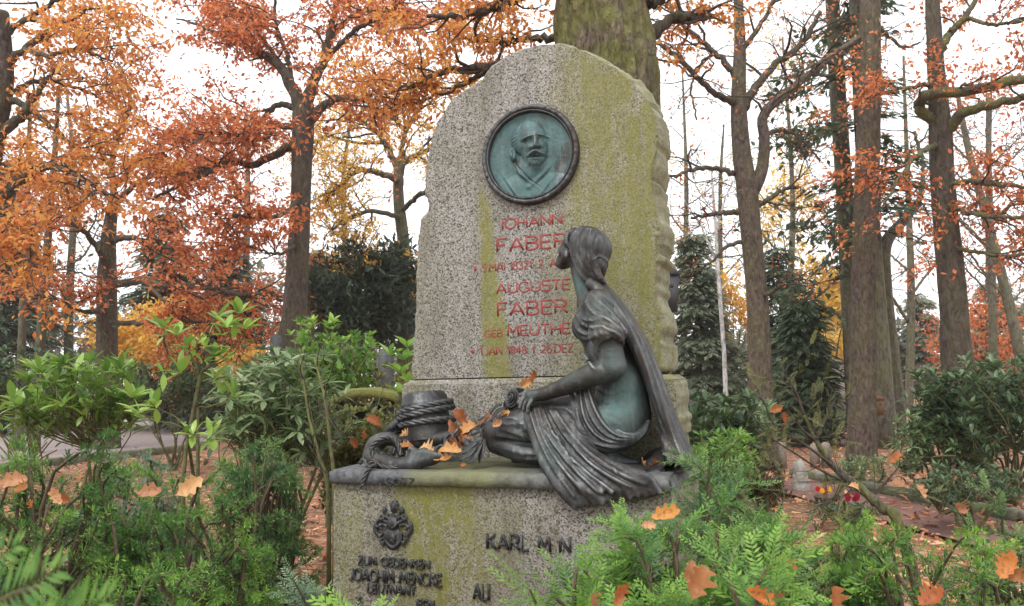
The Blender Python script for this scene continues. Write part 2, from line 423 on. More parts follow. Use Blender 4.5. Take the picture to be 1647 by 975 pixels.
xm = g.ramp(g.math('MULTIPLY_ADD', g.math('ADD', sx.outputs[0], g.math('MULTIPLY', n1, .5)), .5, .5), [(.40, 0.0), (.44, 1.0), (.62, 1.0), (.76, .15)])
c = g.mix(g.math('MULTIPLY', xm, g.ramp(g.noise(o, 9, 5, .65), [(.3, .35), (.62, .95)])), c, g.mix(g.noise(o, 16, 4), (.070, .068, .034), (.20, .205, .085)))
g.set(Base_Color=c, Metallic=.15, Roughness=.6); g.bump(g.noise(o, 45, 5, .65), .006, .9); M['bronze_plate'] = g.m
g = NT('red_paint'); o = g.obj(); n = g.noise(o, 45, 4, .65)
g.set(Base_Color=g.mix(g.ramp(n, [(.38, 0.0), (.66, 1.0)]), (.27, .022, .018), (.17, .045, .036)), Roughness=.6); M['red_paint'] = g.m
g = NT('joint'); g.set(Base_Color=(.035, .034, .03), Roughness=.9); M['joint'] = g.m

# ------------------------------------------------------------------ stele, block, pedestal
monument = tag(empty_m('granite_monument'), 'tall rough-edged speckled granite gravestone with bronze portrait medallion and red lettering', 'monument')
def vnoise(P, sc, seed, oct=3):
    """cheap smooth noise: sums of sines"""
    r = np.random.default_rng(seed); out = np.zeros(len(P)); a = 1.0
    for _ in range(oct):
        for _ in range(5):
            d = r.normal(size=3) * sc; out += a * np.sin(P @ d + r.uniform(0, 6.28)) / 5
        sc *= 2.1; a *= .55
    return out
def facet(P, sc, seed, k=400):
    """broken-rock relief: a random height on each fracture cell"""
    r = np.random.default_rng(seed); lo, hi = P.min(0) - .1, P.max(0) + .1; m = int(min(k, max(30, np.prod((hi - lo)[[0, 2]]) * sc * sc)))
    C_ = r.uniform(lo, hi, (m, 3)); hgt = r.normal(size=m); tl = r.normal(size=(m, 3)) * sc * .5; out = np.zeros(len(P))
    d = ((P[:, None] - C_[None]) ** 2).sum(-1); i = d.argmin(1); return hgt[i] * .6 + ((P - C_[i]) * tl[i]).sum(1)
def rough_slab(name, outline, depth, mat, inset, seed, rough_l=1.0, rough_r=1.0, rough_top=1.0, n=260, y0=0.0, zbase=None):
    """a dressed front face of the given outline, and rock-faced flanks behind it"""
    O = np.vstack([outline, outline[:1]])
    seg = np.r_[0, np.cumsum(np.linalg.norm(np.diff(O, axis=0), axis=1))]
    s = np.linspace(0, seg[-1], n, endpoint=False)
    Q = np.stack([np.interp(s, seg, O[:, i]) for i in (0, 1)], -1)
    T = np.roll(Q, -1, 0) - np.roll(Q, 1, 0); T = np.stack([np.convolve(np.r_[T[-3:, i], T[:, i], T[:3, i]], np.ones(7) / 7, 'valid') for i in (0, 1)], -1)
    N = unit(np.stack([T[:, 1], -T[:, 0]], -1))
    ctr = Q.mean(0); sgn = np.sign(((Q - ctr) * N).sum(1).mean()); N *= sgn
    bot = Q[:, 1] < Q[:, 1].min() + .01
    w = np.where(bot, 0.0, np.where(N[:, 1] > .6, rough_top, np.where(N[:, 0] > 0, rough_r, rough_l)))
    ys = [0, .008, .020, .036, .056, .08, .11, .14, .17, .20, .23, .26, .29, .32, .36, .40]; ys = [q * depth / .40 for q in ys]
    rings = []
    for k, yy in enumerate(ys):
        P3 = np.stack([Q[:, 0], np.full(n, yy), Q[:, 1]], -1)
        nz = vnoise(P3, 8, seed, 2) * .012 + np.clip(facet(P3 * (1, 1.6, 1), 13, seed), -2, 2) * .0038 + np.clip(facet(P3 * (1, 1.6, 1), 34, seed + 7, 1800), -2, 2) * .0075
        chip = np.clip(vnoise(P3 * (1, .2, 1), 9, seed + 2, 3), 0, 1) * .03
        off = (0 if k == 0 else inset * min(1, (k / 5.0)) ** .8) + (nz * min(1, k / 3.0) if k else 0)
        if k == 0: off = -chip * .55 + np.clip(facet(P3 * (1, 0, 1), 22, seed + 9, 700), -1.6, 1.6) * .006
        if k >= len(ys) - 2: off = off - .03 * (k - len(ys) + 3)
        R = Q + N * (off * w)[:, None]
        jit = vnoise(P3 + 3, 30, seed + 5, 2) * .010 * (1 if k else 0)
        rings.append(np.stack([R[:, 0], np.full(n, yy) + jit * w + y0, R[:, 1]], -1))
    V = np.concatenate(rings); m = len(rings)
    i = np.arange(m - 1)[:, None] * n; j = np.arange(n)[None]; j2 = (j + 1) % n
    F = np.stack([i + j, i + n + j, i + n + j2, i + j2], -1).reshape(-1, 4)
    tone = np.concatenate([np.full(n, 0 if k == 0 else min(1, k / 2)) * w for k in range(m)])
    me = MB(); me.add(V, [F], tone)
    # the two ends; the front gets its own vertices so that its edge stays crisp
    me.add(rings[0], [np.arange(n)[None]], 0); me.add(rings[-1], [np.arange(n)[::-1][None]], 1)
    return me.build(name, mat, monument)
stele_px = [(664, 610), (666, 560), (669, 500), (672, 430), (675, 372), (679, 352), (690, 338), (693, 322), (684, 306), (687, 275), (693, 240), (698, 214), (706, 196), (716, 180),
            (727, 160), (748, 146), (774, 130), (790, 106), (812, 92), (842, 80), (872, 73), (905, 71), (934, 82), (962, 95), (988, 107), (1008, 124), (1030, 150),
            (1046, 176), (1056, 204), (1057, 230), (1051, 256), (1046, 282), (1046, 312), (1053, 336), (1058, 362), (1057, 400), (1053, 440), (1051, 478), (1056, 500), (1058, 540), (1059, 603)]
so = np.array([L(x, y, 0)[[0, 2]] for x, y in stele_px]); zj = 0.5 * (so[0, 1] + so[-1, 1]); so[0, 1] = so[-1, 1] = zj + .004
stele = rough_slab('stele', so, .42, M['granite_stele'], .030, 3, .9, 1.25, .7, 460)
bl, br = so[0, 0] - .05, L(1083, 603, .035)[0]
ZB = L(700, 757, .62)[2]                                  # top of the bronze plinth
bo = np.array([(bl, ZB - .10), (bl - .004, zj - .05), (bl + .003, zj - .028), (br - .003, zj - .028), (br + .004, zj - .05), (br, ZB - .10)])
block = rough_slab('plinth_block', bo, .50, M['granite_block'], .012, 9, .3, 1.1, 0.0, 320, -.035)
mb = MB(); q = [(bl + .003, -.035), (br - .003, -.035), (br - .003, .44), (bl + .003, .44)]; r = [(bl + .035, -.008), (br - .035, -.008), (br - .035, .40), (bl + .035, .40)]
mb.add([(x, y, zj - .0275) for x, y in q] + [(x, y, zj - .003) for x, y in r], np.array([(0, 1, 5, 4), (1, 2, 6, 5), (2, 3, 7, 6), (3, 0, 4, 7), (4, 5, 6, 7)]))
mb.build('ledge', M['granite_block'], block)
mb = MB(); mb.box(((so[0, 0] + so[-1, 0]) / 2, .19, zj + .0005), (so[-1, 0] - so[0, 0] - .02, .36, .007)); mb.build('mortar_joint', M['joint'], stele)
ZP = ZB - .072                                            # top of the granite pedestal
pl, pr = L(537, 790, .62)[0], L(1080, 790, .60)[0]
po = np.array([(pl - .012, -.02), (pl, ZP), (pr, ZP), (pr + .012, -.02)])
pedestal = rough_slab('pedestal', po, 1.10, M['granite_pedestal'], .006, 21, .15, .5, 0.0, 240, -.62)

# ------------------------------------------------------------------ lettering
def arc(cx, cz, rx, rz, a0, a1, n=12):
    a = np.radians(np.linspace(a0, a1, n)); return [(cx + rx * math.cos(t), cz + rz * math.sin(t)) for t in a]
GL = {
 'A': (.72, [[(0, 0), (.36, 1), (.72, 0)], [(.11, .32), (.61, .32)]]),
 'B': (.6, [[(0, 0), (0, 1)], [(0, 1)] + arc(.3, .76, .26, .24, 90, -90, 8) + [(0, .52)], [(0, .52)] + arc(.32, .26, .28, .26, 90, -90, 8) + [(0, 0)]]),
 'C': (.68, [arc(.4, .5, .4, .5, 45, 315, 16)]), 'D': (.68, [[(0, 0), (0, 1)], [(0, 1)] + arc(.24, .5, .44, .5, 90, -90, 12) + [(0, 0)]]),
 'E': (.52, [[(.52, 1), (0, 1), (0, 0), (.52, 0)], [(0, .52), (.44, .52)]]), 'F': (.5, [[(.5, 1), (0, 1), (0, 0)], [(0, .52), (.42, .52)]]),
 'G': (.74, [arc(.4, .5, .4, .5, 45, 345, 16), [(.78, .4), (.46, .4)]]), 'H': (.64, [[(0, 0), (0, 1)], [(.64, 0), (.64, 1)], [(0, .5), (.64, .5)]]),
 'I': (.05, [[(.02, 0), (.02, 1)]]), 'J': (.36, [[(.34, 1), (.34, .22)] + arc(.17, .2, .17, .2, 0, -170, 8)]),
 'K': (.6, [[(0, 0), (0, 1)], [(.56, 1), (.02, .45)], [(.14, .56), (.6, 0)]]), 'L': (.48, [[(0, 1), (0, 0), (.48, 0)]]),
 'M': (.8, [[(0, 0), (.07, 1), (.4, .3), (.73, 1), (.8, 0)]]), 'N': (.66, [[(0, 0), (0, 1), (.66, 0), (.66, 1)]]),
 'O': (.8, [arc(.4, .5, .4, .5, 90, 450, 22)]), 'R': (.62, [[(0, 0), (0, 1)], [(0, 1)] + arc(.3, .74, .28, .26, 90, -90, 8) + [(0, .48)], [(.26, .48), (.62, 0)]]),
 'S': (.54, [[(.54, .98), (.02, .98), (.02, .54), (.54, .5), (.54, .02), (0, .02)]]), 'T': (.6, [[(0, 1), (.6, 1)], [(.3, 1), (.3, 0)]]),
 'U': (.64, [[(0, 1), (0, .3)] + arc(.32, .3, .32, .3, 180, 360, 10) + [(.64, 1)]]), 'Z': (.56, [[(0, 1), (.56, 1), (0, 0), (.56, 0)]]),
 '1': (.2, [[(0, .75), (.2, 1), (.2, 0)]]), '2': (.5, [arc(.25, .73, .24, .27, 160, -40, 9) + [(0, 0), (.5, 0)]]),
 '3': (.48, [arc(.22, .75, .22, .25, 150, -90, 9), arc(.22, .26, .25, .26, 90, -150, 9)]), '4': (.54, [[(.4, 0), (.4, 1), (0, .3), (.54, .3)]]),
 '5': (.5, [[(.46, 1), (.08, 1), (.04, .56)] + arc(.22, .32, .26, .32, 110, -150, 10)]), '6': (.5, [arc(.25, .3, .25, .3, 90, 450, 14), arc(.5, .3, .5, .7, 100, 180, 7)]),
 '8': (.5, [arc(.25, .76, .21, .24, 90, 450, 14), arc(.25, .26, .25, .26, 90, 450, 14)]), '.': (.06, [[(.02, 0), (.02, .07)]]),
 '+': (.4, [[(.2, 1), (.2, 0)], [(.02, .68), (.38, .68)]]), '*': (.44, [[(.22, .85), (.22, .15)], [(.02, .68), (.42, .32)], [(.02, .32), (.42, .68)]]), ' ': (.34, []),
 'Ö': (.8, [arc(.4, .44, .4, .44, 90, 450, 20), [(.26, 1.02), (.26, 1.1)], [(.54, 1.02), (.54, 1.1)]]),
}
def inscription(parent, text, x0, x1, zb, h, y, stroke, depth, mat, name='letter', slope=0.0):
    """one object for each character, set between x0 and x1 on the base line zb"""
    ws = [GL[ch][0] for ch in text]; gaps = len(text) - 1
    sp = .17; tot = sum(ws) + gaps * sp; kx = (x1 - x0) / (tot * h)
    x = x0
    for ch, w in zip(text, ws):
        if GL[ch][1]:
            mb = MB()
            for st in GL[ch][1]:
                P = np.array([(x + px * h * kx, 0, zb + pz * h) for px, pz in st])
                if len(P) == 2: P = np.vstack([P[0], P[0] * .5 + P[1] * .5, P[1]])
                # double the corners so that straight strokes keep their width
                D = [P[0]]
                for i in range(1, len(P) - 1):
                    a, b, c = P[i - 1], P[i], P[i + 1]; e = stroke * .4
                    D += [b + unit(a - b) * min(e, np.linalg.norm(a - b) * .3), b + unit(c - b) * min(e, np.linalg.norm(c - b) * .3)]
                D.append(P[-1]); k = MB(); k.tube(D, stroke, 8)
                for V in k.V: V[:, 1] = np.clip(V[:, 1] / stroke, -.75, .75) / .75 * depth
                mb.add(np.concatenate(k.V), [np.concatenate(f) for f in k.F.values()])
            ob = mb.build(name, mat, parent, tone=False)
            ob.location.y = y
        x += (w + sp) * h * kx
def line_on(parent, text, a, b, hpx, v, stroke, depth, mat, name):
    p, q = L(a[0], a[1], v), L(b[0], b[1], v); h = hpx * np.linalg.norm(L(a[0], a[1] - 10, v) - L(a[0], a[1], v)) / 10
    inscription(parent, text, p[0], q[0], (p[2] + q[2]) / 2, h, -v, stroke, depth, mat, name)
RP = M['red_paint']
line_on(stele, 'IOHANN', (808, 368), (904, 361), 16, 0, .0050, .0014, RP, 'red_letter')
line_on(stele, 'FABER', (800, 405), (912, 398), 21, 0, .0062, .0014, RP, 'red_letter')
line_on(stele, '* 5.MAI 1832+ 2. A', (762, 437), (895, 431), 13, 0, .0038, .0012, RP, 'red_letter')
line_on(stele, 'AUGUSTE', (799, 472), (917, 466), 16, 0, .0050, .0014, RP, 'red_letter')
line_on(stele, 'FABER', (801, 509), (913, 503), 21, 0, .0058, .0014, RP, 'red_letter')
line_on(stele, 'GEB', (780, 543), (808, 541), 11, 0, .0035, .0012, RP, 'red_letter')
line_on(stele, 'MEUTHE', (817, 541), (917, 536), 16, 0, .0050, .0014, RP, 'red_letter')
line_on(stele, '* 1.JAN 1848 + 26.DEZ', (758, 572), (922, 566), 12.5, 0, .0038, .0012, RP, 'red_letter')
BL = M['bronze_letter']; PV = .62 + .004
line_on(pedestal, 'ZUM GEDENKEN', (577, 908), (691, 914.5), 13, PV, .0042, .008, BL, 'bronze_letter')
line_on(pedestal, 'JOACHIM MENCKE', (563, 934), (711, 941), 18, PV, .0050, .008, BL, 'bronze_letter')
line_on(pedestal, 'LEUTNANT', (592, 953), (669, 957), 13.5, PV, .0042, .008, BL, 'bronze_letter')
line_on(pedestal, 'T', (573, 974), (581, 974.5), 13, PV, .0042, .008, BL, 'bronze_letter')
line_on(pedestal, 'IEGN', (671, 977), (698, 979), 13, PV, .0042, .008, BL, 'bronze_letter')
line_on(pedestal, 'KARL M N', (784, 881), (917, 890), 24, PV, .0060, .008, BL, 'bronze_letter')
line_on(pedestal, 'ALI', (762, 963), (787, 965), 25, PV, .0060, .008, BL, 'bronze_letter')

# ------------------------------------------------------------------ medallion
mc = L(853.5, 250, 0); MR = .5 * (np.linalg.norm(L(931, 250, 0) - L(775.5, 250, 0)) / 2 + np.linalg.norm(L(853, 171, 0) - L(853, 330, 0)) / 2)
def ring(prof, k=96, lump=0.0, seed=0):
    prof = np.asarray(prof, float); n = len(prof); a = np.arange(k) * 2 * math.pi / k
    r = prof[:, 0][:, None] + np.zeros(k); y = -prof[:, 1][:, None] + np.zeros(k)
    if lump:
        w = np.clip(prof[:, 1] / prof[:, 1].max(), 0, 1)[:, None]
        q = np.abs(np.sin(a * 22))[None] * .5 + np.random.default_rng(seed).normal(size=(1, k)) * .35
        y = y - lump * w * q; r = r + lump * .35 * w * q
    V = np.stack([r * np.cos(a), y, r * np.sin(a)], -1).reshape(-1, 3) + mc
    i = np.arange(n - 1)[:, None] * k; j = np.arange(k)[None]; j2 = (j + 1) % k
    return V, np.stack([i + j, i + j2, i + k + j2, i + k + j], -1).reshape(-1, 4)
V, F = ring([(MR, -.004), (MR, .018), (MR * .985, .030), (MR * .95, .038), (MR * .915, .036), (MR * .895, .028)], 176, .006, 2)
med = mesh_np('medallion', V, F, M['bronze_dark'], monument, True); med['label'] = 'round bronze medallion with a lumpy dark rim'
V, F = ring([(MR * .896, .027), (MR * .885, .034), (MR * .868, .034), (MR * .858, .026), (MR * .845, .012), (MR * .838, .006)], 128)
mesh_np('inner_rim', V, F, M['bronze_dark'], med, True)
# portrait: a relief over the disc, drawn in units of the rim's radius (1 = 355 units of the sketch, y down)
gN = 196; gx, gz = np.meshgrid(np.linspace(-1, 1, gN), np.linspace(-1, 1, gN), indexing='ij')
X = 510 + gx * 355 * .9; Yk = 480 - gz * 355 * .9
def dome(cx, cy, rx, ry, h, rot=0, p=.5):
    c, s = math.cos(math.radians(rot)), math.sin(math.radians(rot)); dx, dy = X - cx, Yk - cy
    q = ((dx * c + dy * s) / rx) ** 2 + ((-dx * s + dy * c) / ry) ** 2
    return h * np.clip(1 - q, 0, 1) ** p
def gau(cx, cy, rx, ry, h, rot=0):
    c, s = math.cos(math.radians(rot)), math.sin(math.radians(rot)); dx, dy = X - cx, Yk - cy
    return h * np.exp(-(((dx * c + dy * s) / rx) ** 2 + ((-dx * s + dy * c) / ry) ** 2))
def smax(a, b, k=4.0):
    h = np.clip(k - np.abs(a - b), 0, None) / k; return np.maximum(a, b) + h * h * k * .25
H = np.zeros_like(X)
H = smax(H, dome(480, 840, 310, 240, 44, 0, .6)); H = smax(H, dome(660, 830, 215, 210, 36, 0, .6))       # shoulders
H = smax(H, dome(492, 575, 84, 110, 50, -14, .6), 6)                                                     # neck
H = smax(H, dome(502, 362, 128, 130, 80, 0, .5), 8); H = smax(H, dome(545, 452, 98, 134, 88, 8, .5), 12)      # skull, face
H = H + gau(566, 350, 70, 20, 7, -4) + gau(514, 371, 40, 9, 21, -14) + gau(614, 362, 26, 8, 21, 16)      # brow
H = H - gau(514, 398, 36, 17, 30, -4) - gau(606, 391, 24, 15, 30, 6)                                     # eye sockets
H = H + dome(514, 399, 23, 11, 19, -4) + dome(606, 393, 17, 10, 19, 4)                                   # eyeballs
H = H + gau(514, 386, 27, 4, 11, -8) + gau(607, 381, 20, 4, 11, 8) + gau(514, 415, 27, 5, 7, 4) + gau(606, 409, 19, 4, 7) - gau(514, 400, 22, 2.5, 7) - gau(606, 395, 16, 2.5, 7)
H = H + gau(572, 404, 12, 46, 26, -6) + gau(578, 440, 20, 16, 34) + gau(554, 446, 10, 9, 14) + gau(600, 442, 9, 9, 14) - gau(574, 462, 26, 5, 20)   # nose
H = H + gau(522, 440, 24, 18, 9) + gau(624, 432, 12, 18, 7) - gau(536, 466, 8, 30, 15, 30) - gau(470, 470, 26, 60, 7)   # cheeks
H = H + gau(540, 490, 34, 11, 30, -26) + gau(600, 488, 26, 11, 28, 28) + gau(572, 476, 22, 9, 16) - gau(570, 512, 44, 7, 30)  # moustache, mouth
H = H + gau(568, 526, 24, 7, 15) + gau(562, 566, 34, 36, 34) + gau(518, 548, 16, 28, 12, 34) + gau(606, 540, 12, 26, 10, -20)   # lip, beard
H = H + 5.0 * np.sin(X * .33 + np.sin(Yk * .12) * 2) * np.exp(-(((X - 560) / 50) ** 2 + ((Yk - 562) / 46) ** 2))
H = H + 4.0 * np.sin((X - 570) * .30 + np.abs(X - 570) * .05 + Yk * .25) * np.exp(-(((X - 570) / 60) ** 2 + ((Yk - 488) / 15) ** 2))
H = smax(H, dome(386, 466, 26, 54, 62, -8, .45), 3) - gau(391, 458, 12, 27, 34, -8) + gau(388, 472, 5, 18, 18) + gau(404, 500, 10, 14, 10)  # ear
H = H + np.exp(-(((X - 398) / 26) ** 2 + ((Yk - 360) / 60) ** 2)) * (6 + 4 * np.sin(Yk * .28 + X * .1)) - gau(440, 320, 70, 5, 6, -62)     # hair at the temple
H = H - gau(428, 566, 8, 62, 24, -28) + gau(446, 594, 15, 80, 22, -32) - gau(474, 616, 7, 80, 18, -40)    # collar
H = H + gau(488, 648, 14, 92, 18, -50) - gau(512, 660, 6, 84, 18, -50) + gau(584, 640, 12, 70, 16, 44) - gau(604, 650, 6, 70, 14, 44) + gau(498, 712, 18, 18, 15)
H = H + gau(392, 730, 10, 120, 10, -34) - gau(372, 730, 7, 120, 8, -34) + gau(640, 705, 10, 100, 10, 40) + vnoise(np.stack([X.ravel(), Yk.ravel(), X.ravel() * 0], -1), .03, 5, 3).reshape(X.shape) * 1.6
H = np.maximum(H, -6)
rr = np.sqrt(gx ** 2 + gz ** 2); H = H * np.clip((1 - rr) / .05, 0, 1)
keep = rr < .972; vid = np.full(keep.shape, -1); vid[keep] = np.arange(keep.sum())
V = np.stack([mc[0] + gx[keep] * MR * .9, -.006 - H[keep] / 355 * MR * .78, mc[2] + gz[keep] * MR * .9], -1)
Q = np.stack([vid[:-1, :-1], vid[1:, :-1], vid[1:, 1:], vid[:-1, 1:]], -1).reshape(-1, 4); Q = Q[(Q >= 0).all(1)]
po_ = mesh_np('portrait_relief', V, Q, M['bronze_verdigris'], med, True); po_['label'] = 'green bronze relief portrait of a bearded bald man in a jacket'
for k in range(8):
    a = math.radians(22 + k * 45); mb = MB(); mb.lathe([(.0, .0), (.006, .0), (.006, .003), (.004, .006), (0.001, .007)], 10)
    V = mb.V[0]; V[:] = np.stack([V[:, 0] + mc[0] + MR * .955 * math.cos(a), -V[:, 2] - .0375, V[:, 1] + mc[2] + MR * .955 * math.sin(a)], -1)
    mb.build('rivet', M['bronze_dark'], med)

# ------------------------------------------------------------------ coat of arms on the pedestal
def C(x, y, off=0.0): return L(590 + x / 10.27, 795 + y / 10.27, .62 + off)
lo = C(90, 930, -.01); hi = C(790, 80, -.01); lo[1] = -.66; hi[1] = -.612
cl = Clay(lo, hi, .0028); K = .0028 * 1.0
u1 = np.linalg.norm(C(110, 0) - C(100, 0)) / 10
cl.ell(C(435, 720), (155 * u1, .016, 175 * u1), .006); cl.ell(C(435, 690), (120 * u1, .024, 130 * u1), .004)
cl.chain([C(300, 640, .012), C(300, 760, .014), C(360, 840, .014), C(430, 880, .014), C(500, 840, .014), C(560, 760, .014), C(565, 640, .012)], 16 * u1, .003)
for x, y in [(400, 700), (460, 740), (400, 770), (470, 690), (440, 720)]: cl.ell(C(x, y, .022), (18 * u1, .004, 24 * u1), .003)
cl.ell(C(435, 480, .006), (95 * u1, .024, 95 * u1), .006)                                       # helm
cl.chain([C(330, 480, .012), C(400, 530, .022), C(430, 560, .026), C(470, 520, .022), C(540, 450, .012)], 14 * u1, .003)
for x in (380, 410, 440, 470, 495): cl.cap(C(x, 325, .012), C(x, 375, .012), 11 * u1, 9 * u1, .002)  # crown
for sgn in (-1, 1):
    X0 = 435
    def S(dx, y, off=0.0): return C(X0 + sgn * dx, y, off)
    for dx, y in [(145, 265)]: cl.ell(S(dx, y, .006), (40 * u1, .010, 46 * u1), .003)
    cl.cap(S(145, 225, .006), S(145, 205, .006), 16 * u1, 10 * u1, .002); cl.cap(S(120, 300, .006), S(90, 340, .008), 18 * u1, 18 * u1, .003)
    cl.chain([S(70, 400, .012), S(130, 370, .014), S(190, 350, .012), S(220, 390, .014), S(185, 420, .016), S(160, 395, .016)], 20 * u1, .003)
    cl.chain([S(90, 470, .012), S(170, 430, .012), S(240, 430, .01), S(285, 500, .01), S(255, 540, .014), S(215, 510, .014)], 22 * u1, .003)
    cl.chain([S(110, 520, .010), S(180, 500, .012), S(230, 540, .012), S(190, 575, .014)], 18 * u1, .003)
    cl.chain([S(285, 470, .006), S(300, 560, .006), S(270, 640, .006), S(210, 690, .006), S(170, 640, .006)], [24 * u1, 34 * u1, 34 * u1, 26 * u1, 16 * u1], .004)
    cl.chain([S(215, 690, .008), S(225, 740, .008), S(190, 800, .008), S(165, 830, .008), S(160, 790, .010)], 22 * u1, .003)
    cl.chain([S(240, 730, .008), S(205, 750, .010), S(175, 730, .010)], 16 * u1, .003)
cl.chain([C(450, 300, .006), C(440, 240, .010), C(455, 180, .010), C(480, 130, .008)], [22 * u1, 45 * u1, 50 * u1, 30 * u1], .003)
for x, y in [(395, 185), (425, 130), (455, 108), (490, 115), (515, 165), (505, 230)]: cl.ell(C(x, y, .008), (17 * u1, .007, 17 * u1), .002)
crest = cl.build('coat_of_arms', M['bronze_letter'], pedestal, 1); crest['label'] = 'dark cast coat of arms with shield, helm and plume'
# ------------------------------------------------------------------ the bronze group on the pedestal
sculpture = tag(empty_m('bronze_sculpture'), 'bronze kneeling mourning woman with anchor, rope and roses on a plinth', 'sculpture')
def R4(lst): return Lp(lst), np.array([q[3] for q in lst])

def patina(ob, spots):
    """green corrosion spots, stored on the mesh: (centre, radii, strength)"""
    n = len(ob.data.vertices); V = np.zeros(n * 3); ob.data.vertices.foreach_get('co', V); V = V.reshape(-1, 3); a = np.zeros(n)
    for c, r, w in spots: a += w * np.exp(-(((V - c) / r) ** 2).sum(1))
    at_ = ob.data.attributes.new('patina', 'FLOAT', 'POINT'); at_.data.foreach_set('value', a.astype(np.float32))
# --- the woman: body and close-fitting dress in one surface
fl, fh = L(1120, 830, .30), L(770, 350, .30)
lo = np.array((L(772, 700, .5)[0] - .03, -.70, ZB - .01)); hi = np.array((L(1062, 600, .3)[0] + .06, -.02, L(940, 358, .3)[2] + .05))
cl = Clay(lo, hi, .0067)
cl.ell(L(1000, 668, .35), (.135, .165, .135), .05)
cl.ell(L(1000, 620, .36), (.118, .145, .155), .05); cl.ell(L(980, 560, .35), (.115, .145, .15), .05)
cl.ell(L(966, 515, .34), (.112, .165, .125), .05); cl.ell(L(943, 524, .42), (.058, .060, .070), .04); cl.ell(L(936, 526, .24), (.05, .06, .066), .04)
cl.ell(L(962, 486, .47), (.066, .066, .062), .04); cl.ell(L(948, 486, .19), (.062, .062, .058), .04)
cl.cap(L(950, 483, .33), L(934, 436, .325), .062, .047, .03)
# arms
P, r = R4([(962, 492, .49, .062), (975, 540, .54, .063), (988, 590, .555, .054)]); cl.chain(P, r, .025)
P, r = R4([(988, 590, .555, .054), (945, 606, .56, .052), (905, 623, .555, .039), (876, 634, .545, .030)]); cl.chain(P, r, .012)
P, r = R4([(948, 492, .18, .055), (962, 560, .13, .05), (965, 615, .13, .045), (905, 640, .24, .034), (872, 650, .33, .03)]); cl.chain(P, r, .02)
# near thigh and shin, far thigh
P, r = R4([(990, 684, .43, .120), (900, 676, .455, .108), (842, 684, .46, .088), (802, 694, .455, .072)]); cl.chain(P, r, .03)
P, r = R4([(800, 712, .46, .055), (850, 727, .465, .056), (905, 731, .45, .055), (965, 735, .42, .045)]); cl.chain(P, r, .012)
P, r = R4([(965, 736, .42, .045), (1000, 743, .40, .034), (1022, 748, .39, .026)]); cl.chain(P, r, .02)
P, r = R4([(985, 672, .24, .120), (900, 662, .22, .105), (845, 672, .22, .088)]); cl.chain(P, r, .03)
P, r = R4([(845, 676, .22, .080), (835, 715, .23, .065), (840, 740, .25, .05)]); cl.chain(P, r, .02)
cl.ell(L(880, 668, .35), (.16, .14, .06), .04)
# folds of the dress, drawn on the surface: shoulder, breast, sleeve, waist, thighs
def fold(pts, r, sink=.35, k=.010, cut=False): stroke(cl, pts, r, sink, k, None, cut)
cl.ell(L(978, 536, .555), (.088, .080, .050), .03)                                             # loose sleeve
fold([(962, 562), (966, 548), (980, 541), (996, 545), (1006, 560)], [.010, .014, .014, .014, .008], .2, .006)
fold([(958, 556), (962, 542), (978, 534), (996, 538), (1009, 554)], [.006, .010, .010, .010, .006], .3, .006)
for p in [[(926, 506), (936, 520), (950, 527), (968, 526), (990, 535), (1006, 552)], [(924, 500), (934, 512), (950, 515), (972, 514), (994, 526), (1010, 548)],
          [(940, 482), (948, 495), (962, 507), (980, 515), (1000, 533)], [(950, 472), (966, 488), (984, 506), (1004, 530), (1014, 552)], [(962, 468), (980, 486), (1000, 514), (1016, 545)],
          [(930, 540), (942, 545), (955, 541), (966, 533)], [(922, 512), (930, 530), (942, 537), (956, 534)]]:
    fold(p, [.003, .009, .010, .009, .003], .15, .006)
for p in [[(930, 508), (944, 522), (966, 521), (990, 529)], [(944, 487), (958, 501), (980, 509), (1000, 525)], [(956, 477), (972, 495), (992, 515), (1010, 543)], [(930, 526), (944, 533), (960, 531)], [(950, 510), (966, 520), (982, 524)]]:
    fold(p, [.003, .007, .007, .003], 0, .008, True)
for k in range(6):
    t = k / 5
    fold([(930 + 5 * t, 548 + 16 * t), (938 + 6 * t, 568 + 10 * t), (952 + 5 * t, 590 + 5 * t)], [.003, .007, .003], .2, .006)
fold([(952, 562), (958, 580), (970, 592)], [.004, .010, .004], 0, .01, True)
for p in [[(958, 634), (974, 645), (994, 641)], [(960, 624), (980, 634), (1002, 626)], [(966, 650), (982, 655), (1000, 650)]]: fold(p, [.003, .008, .003], .25, .008)
for p in [[(905, 652), (928, 672), (962, 694)], [(884, 664), (914, 686), (952, 704)], [(896, 698), (930, 707), (975, 712)], [(926, 645), (944, 668), (972, 690)], [(800, 678), (820, 687), (852, 704)],
          [(796, 700), (822, 703), (862, 712)], [(816, 668), (840, 682), (864, 706)], [(806, 690), (830, 697), (858, 710)], [(905, 690), (935, 700), (975, 704)], [(812, 722), (846, 730), (890, 730)], [(830, 738), (870, 738), (920, 736)],
          [(880, 712), (920, 722), (965, 730)], [(900, 735), (940, 732), (985, 742)]]:
    fold(p, [.002, .007, .009, .007, .002], .2, .008)
for p in [[(912, 680), (935, 694), (970, 706)], [(892, 672), (925, 690), (955, 700)], [(808, 684), (832, 692), (858, 707)], [(890, 704), (930, 713), (975, 718)]]: fold(p, [.003, .009, .003], 0, .010, True)
fold([(797, 709), (830, 712), (870, 718), (905, 720)], [.004, .010, .012, .006], 0, .010, True)
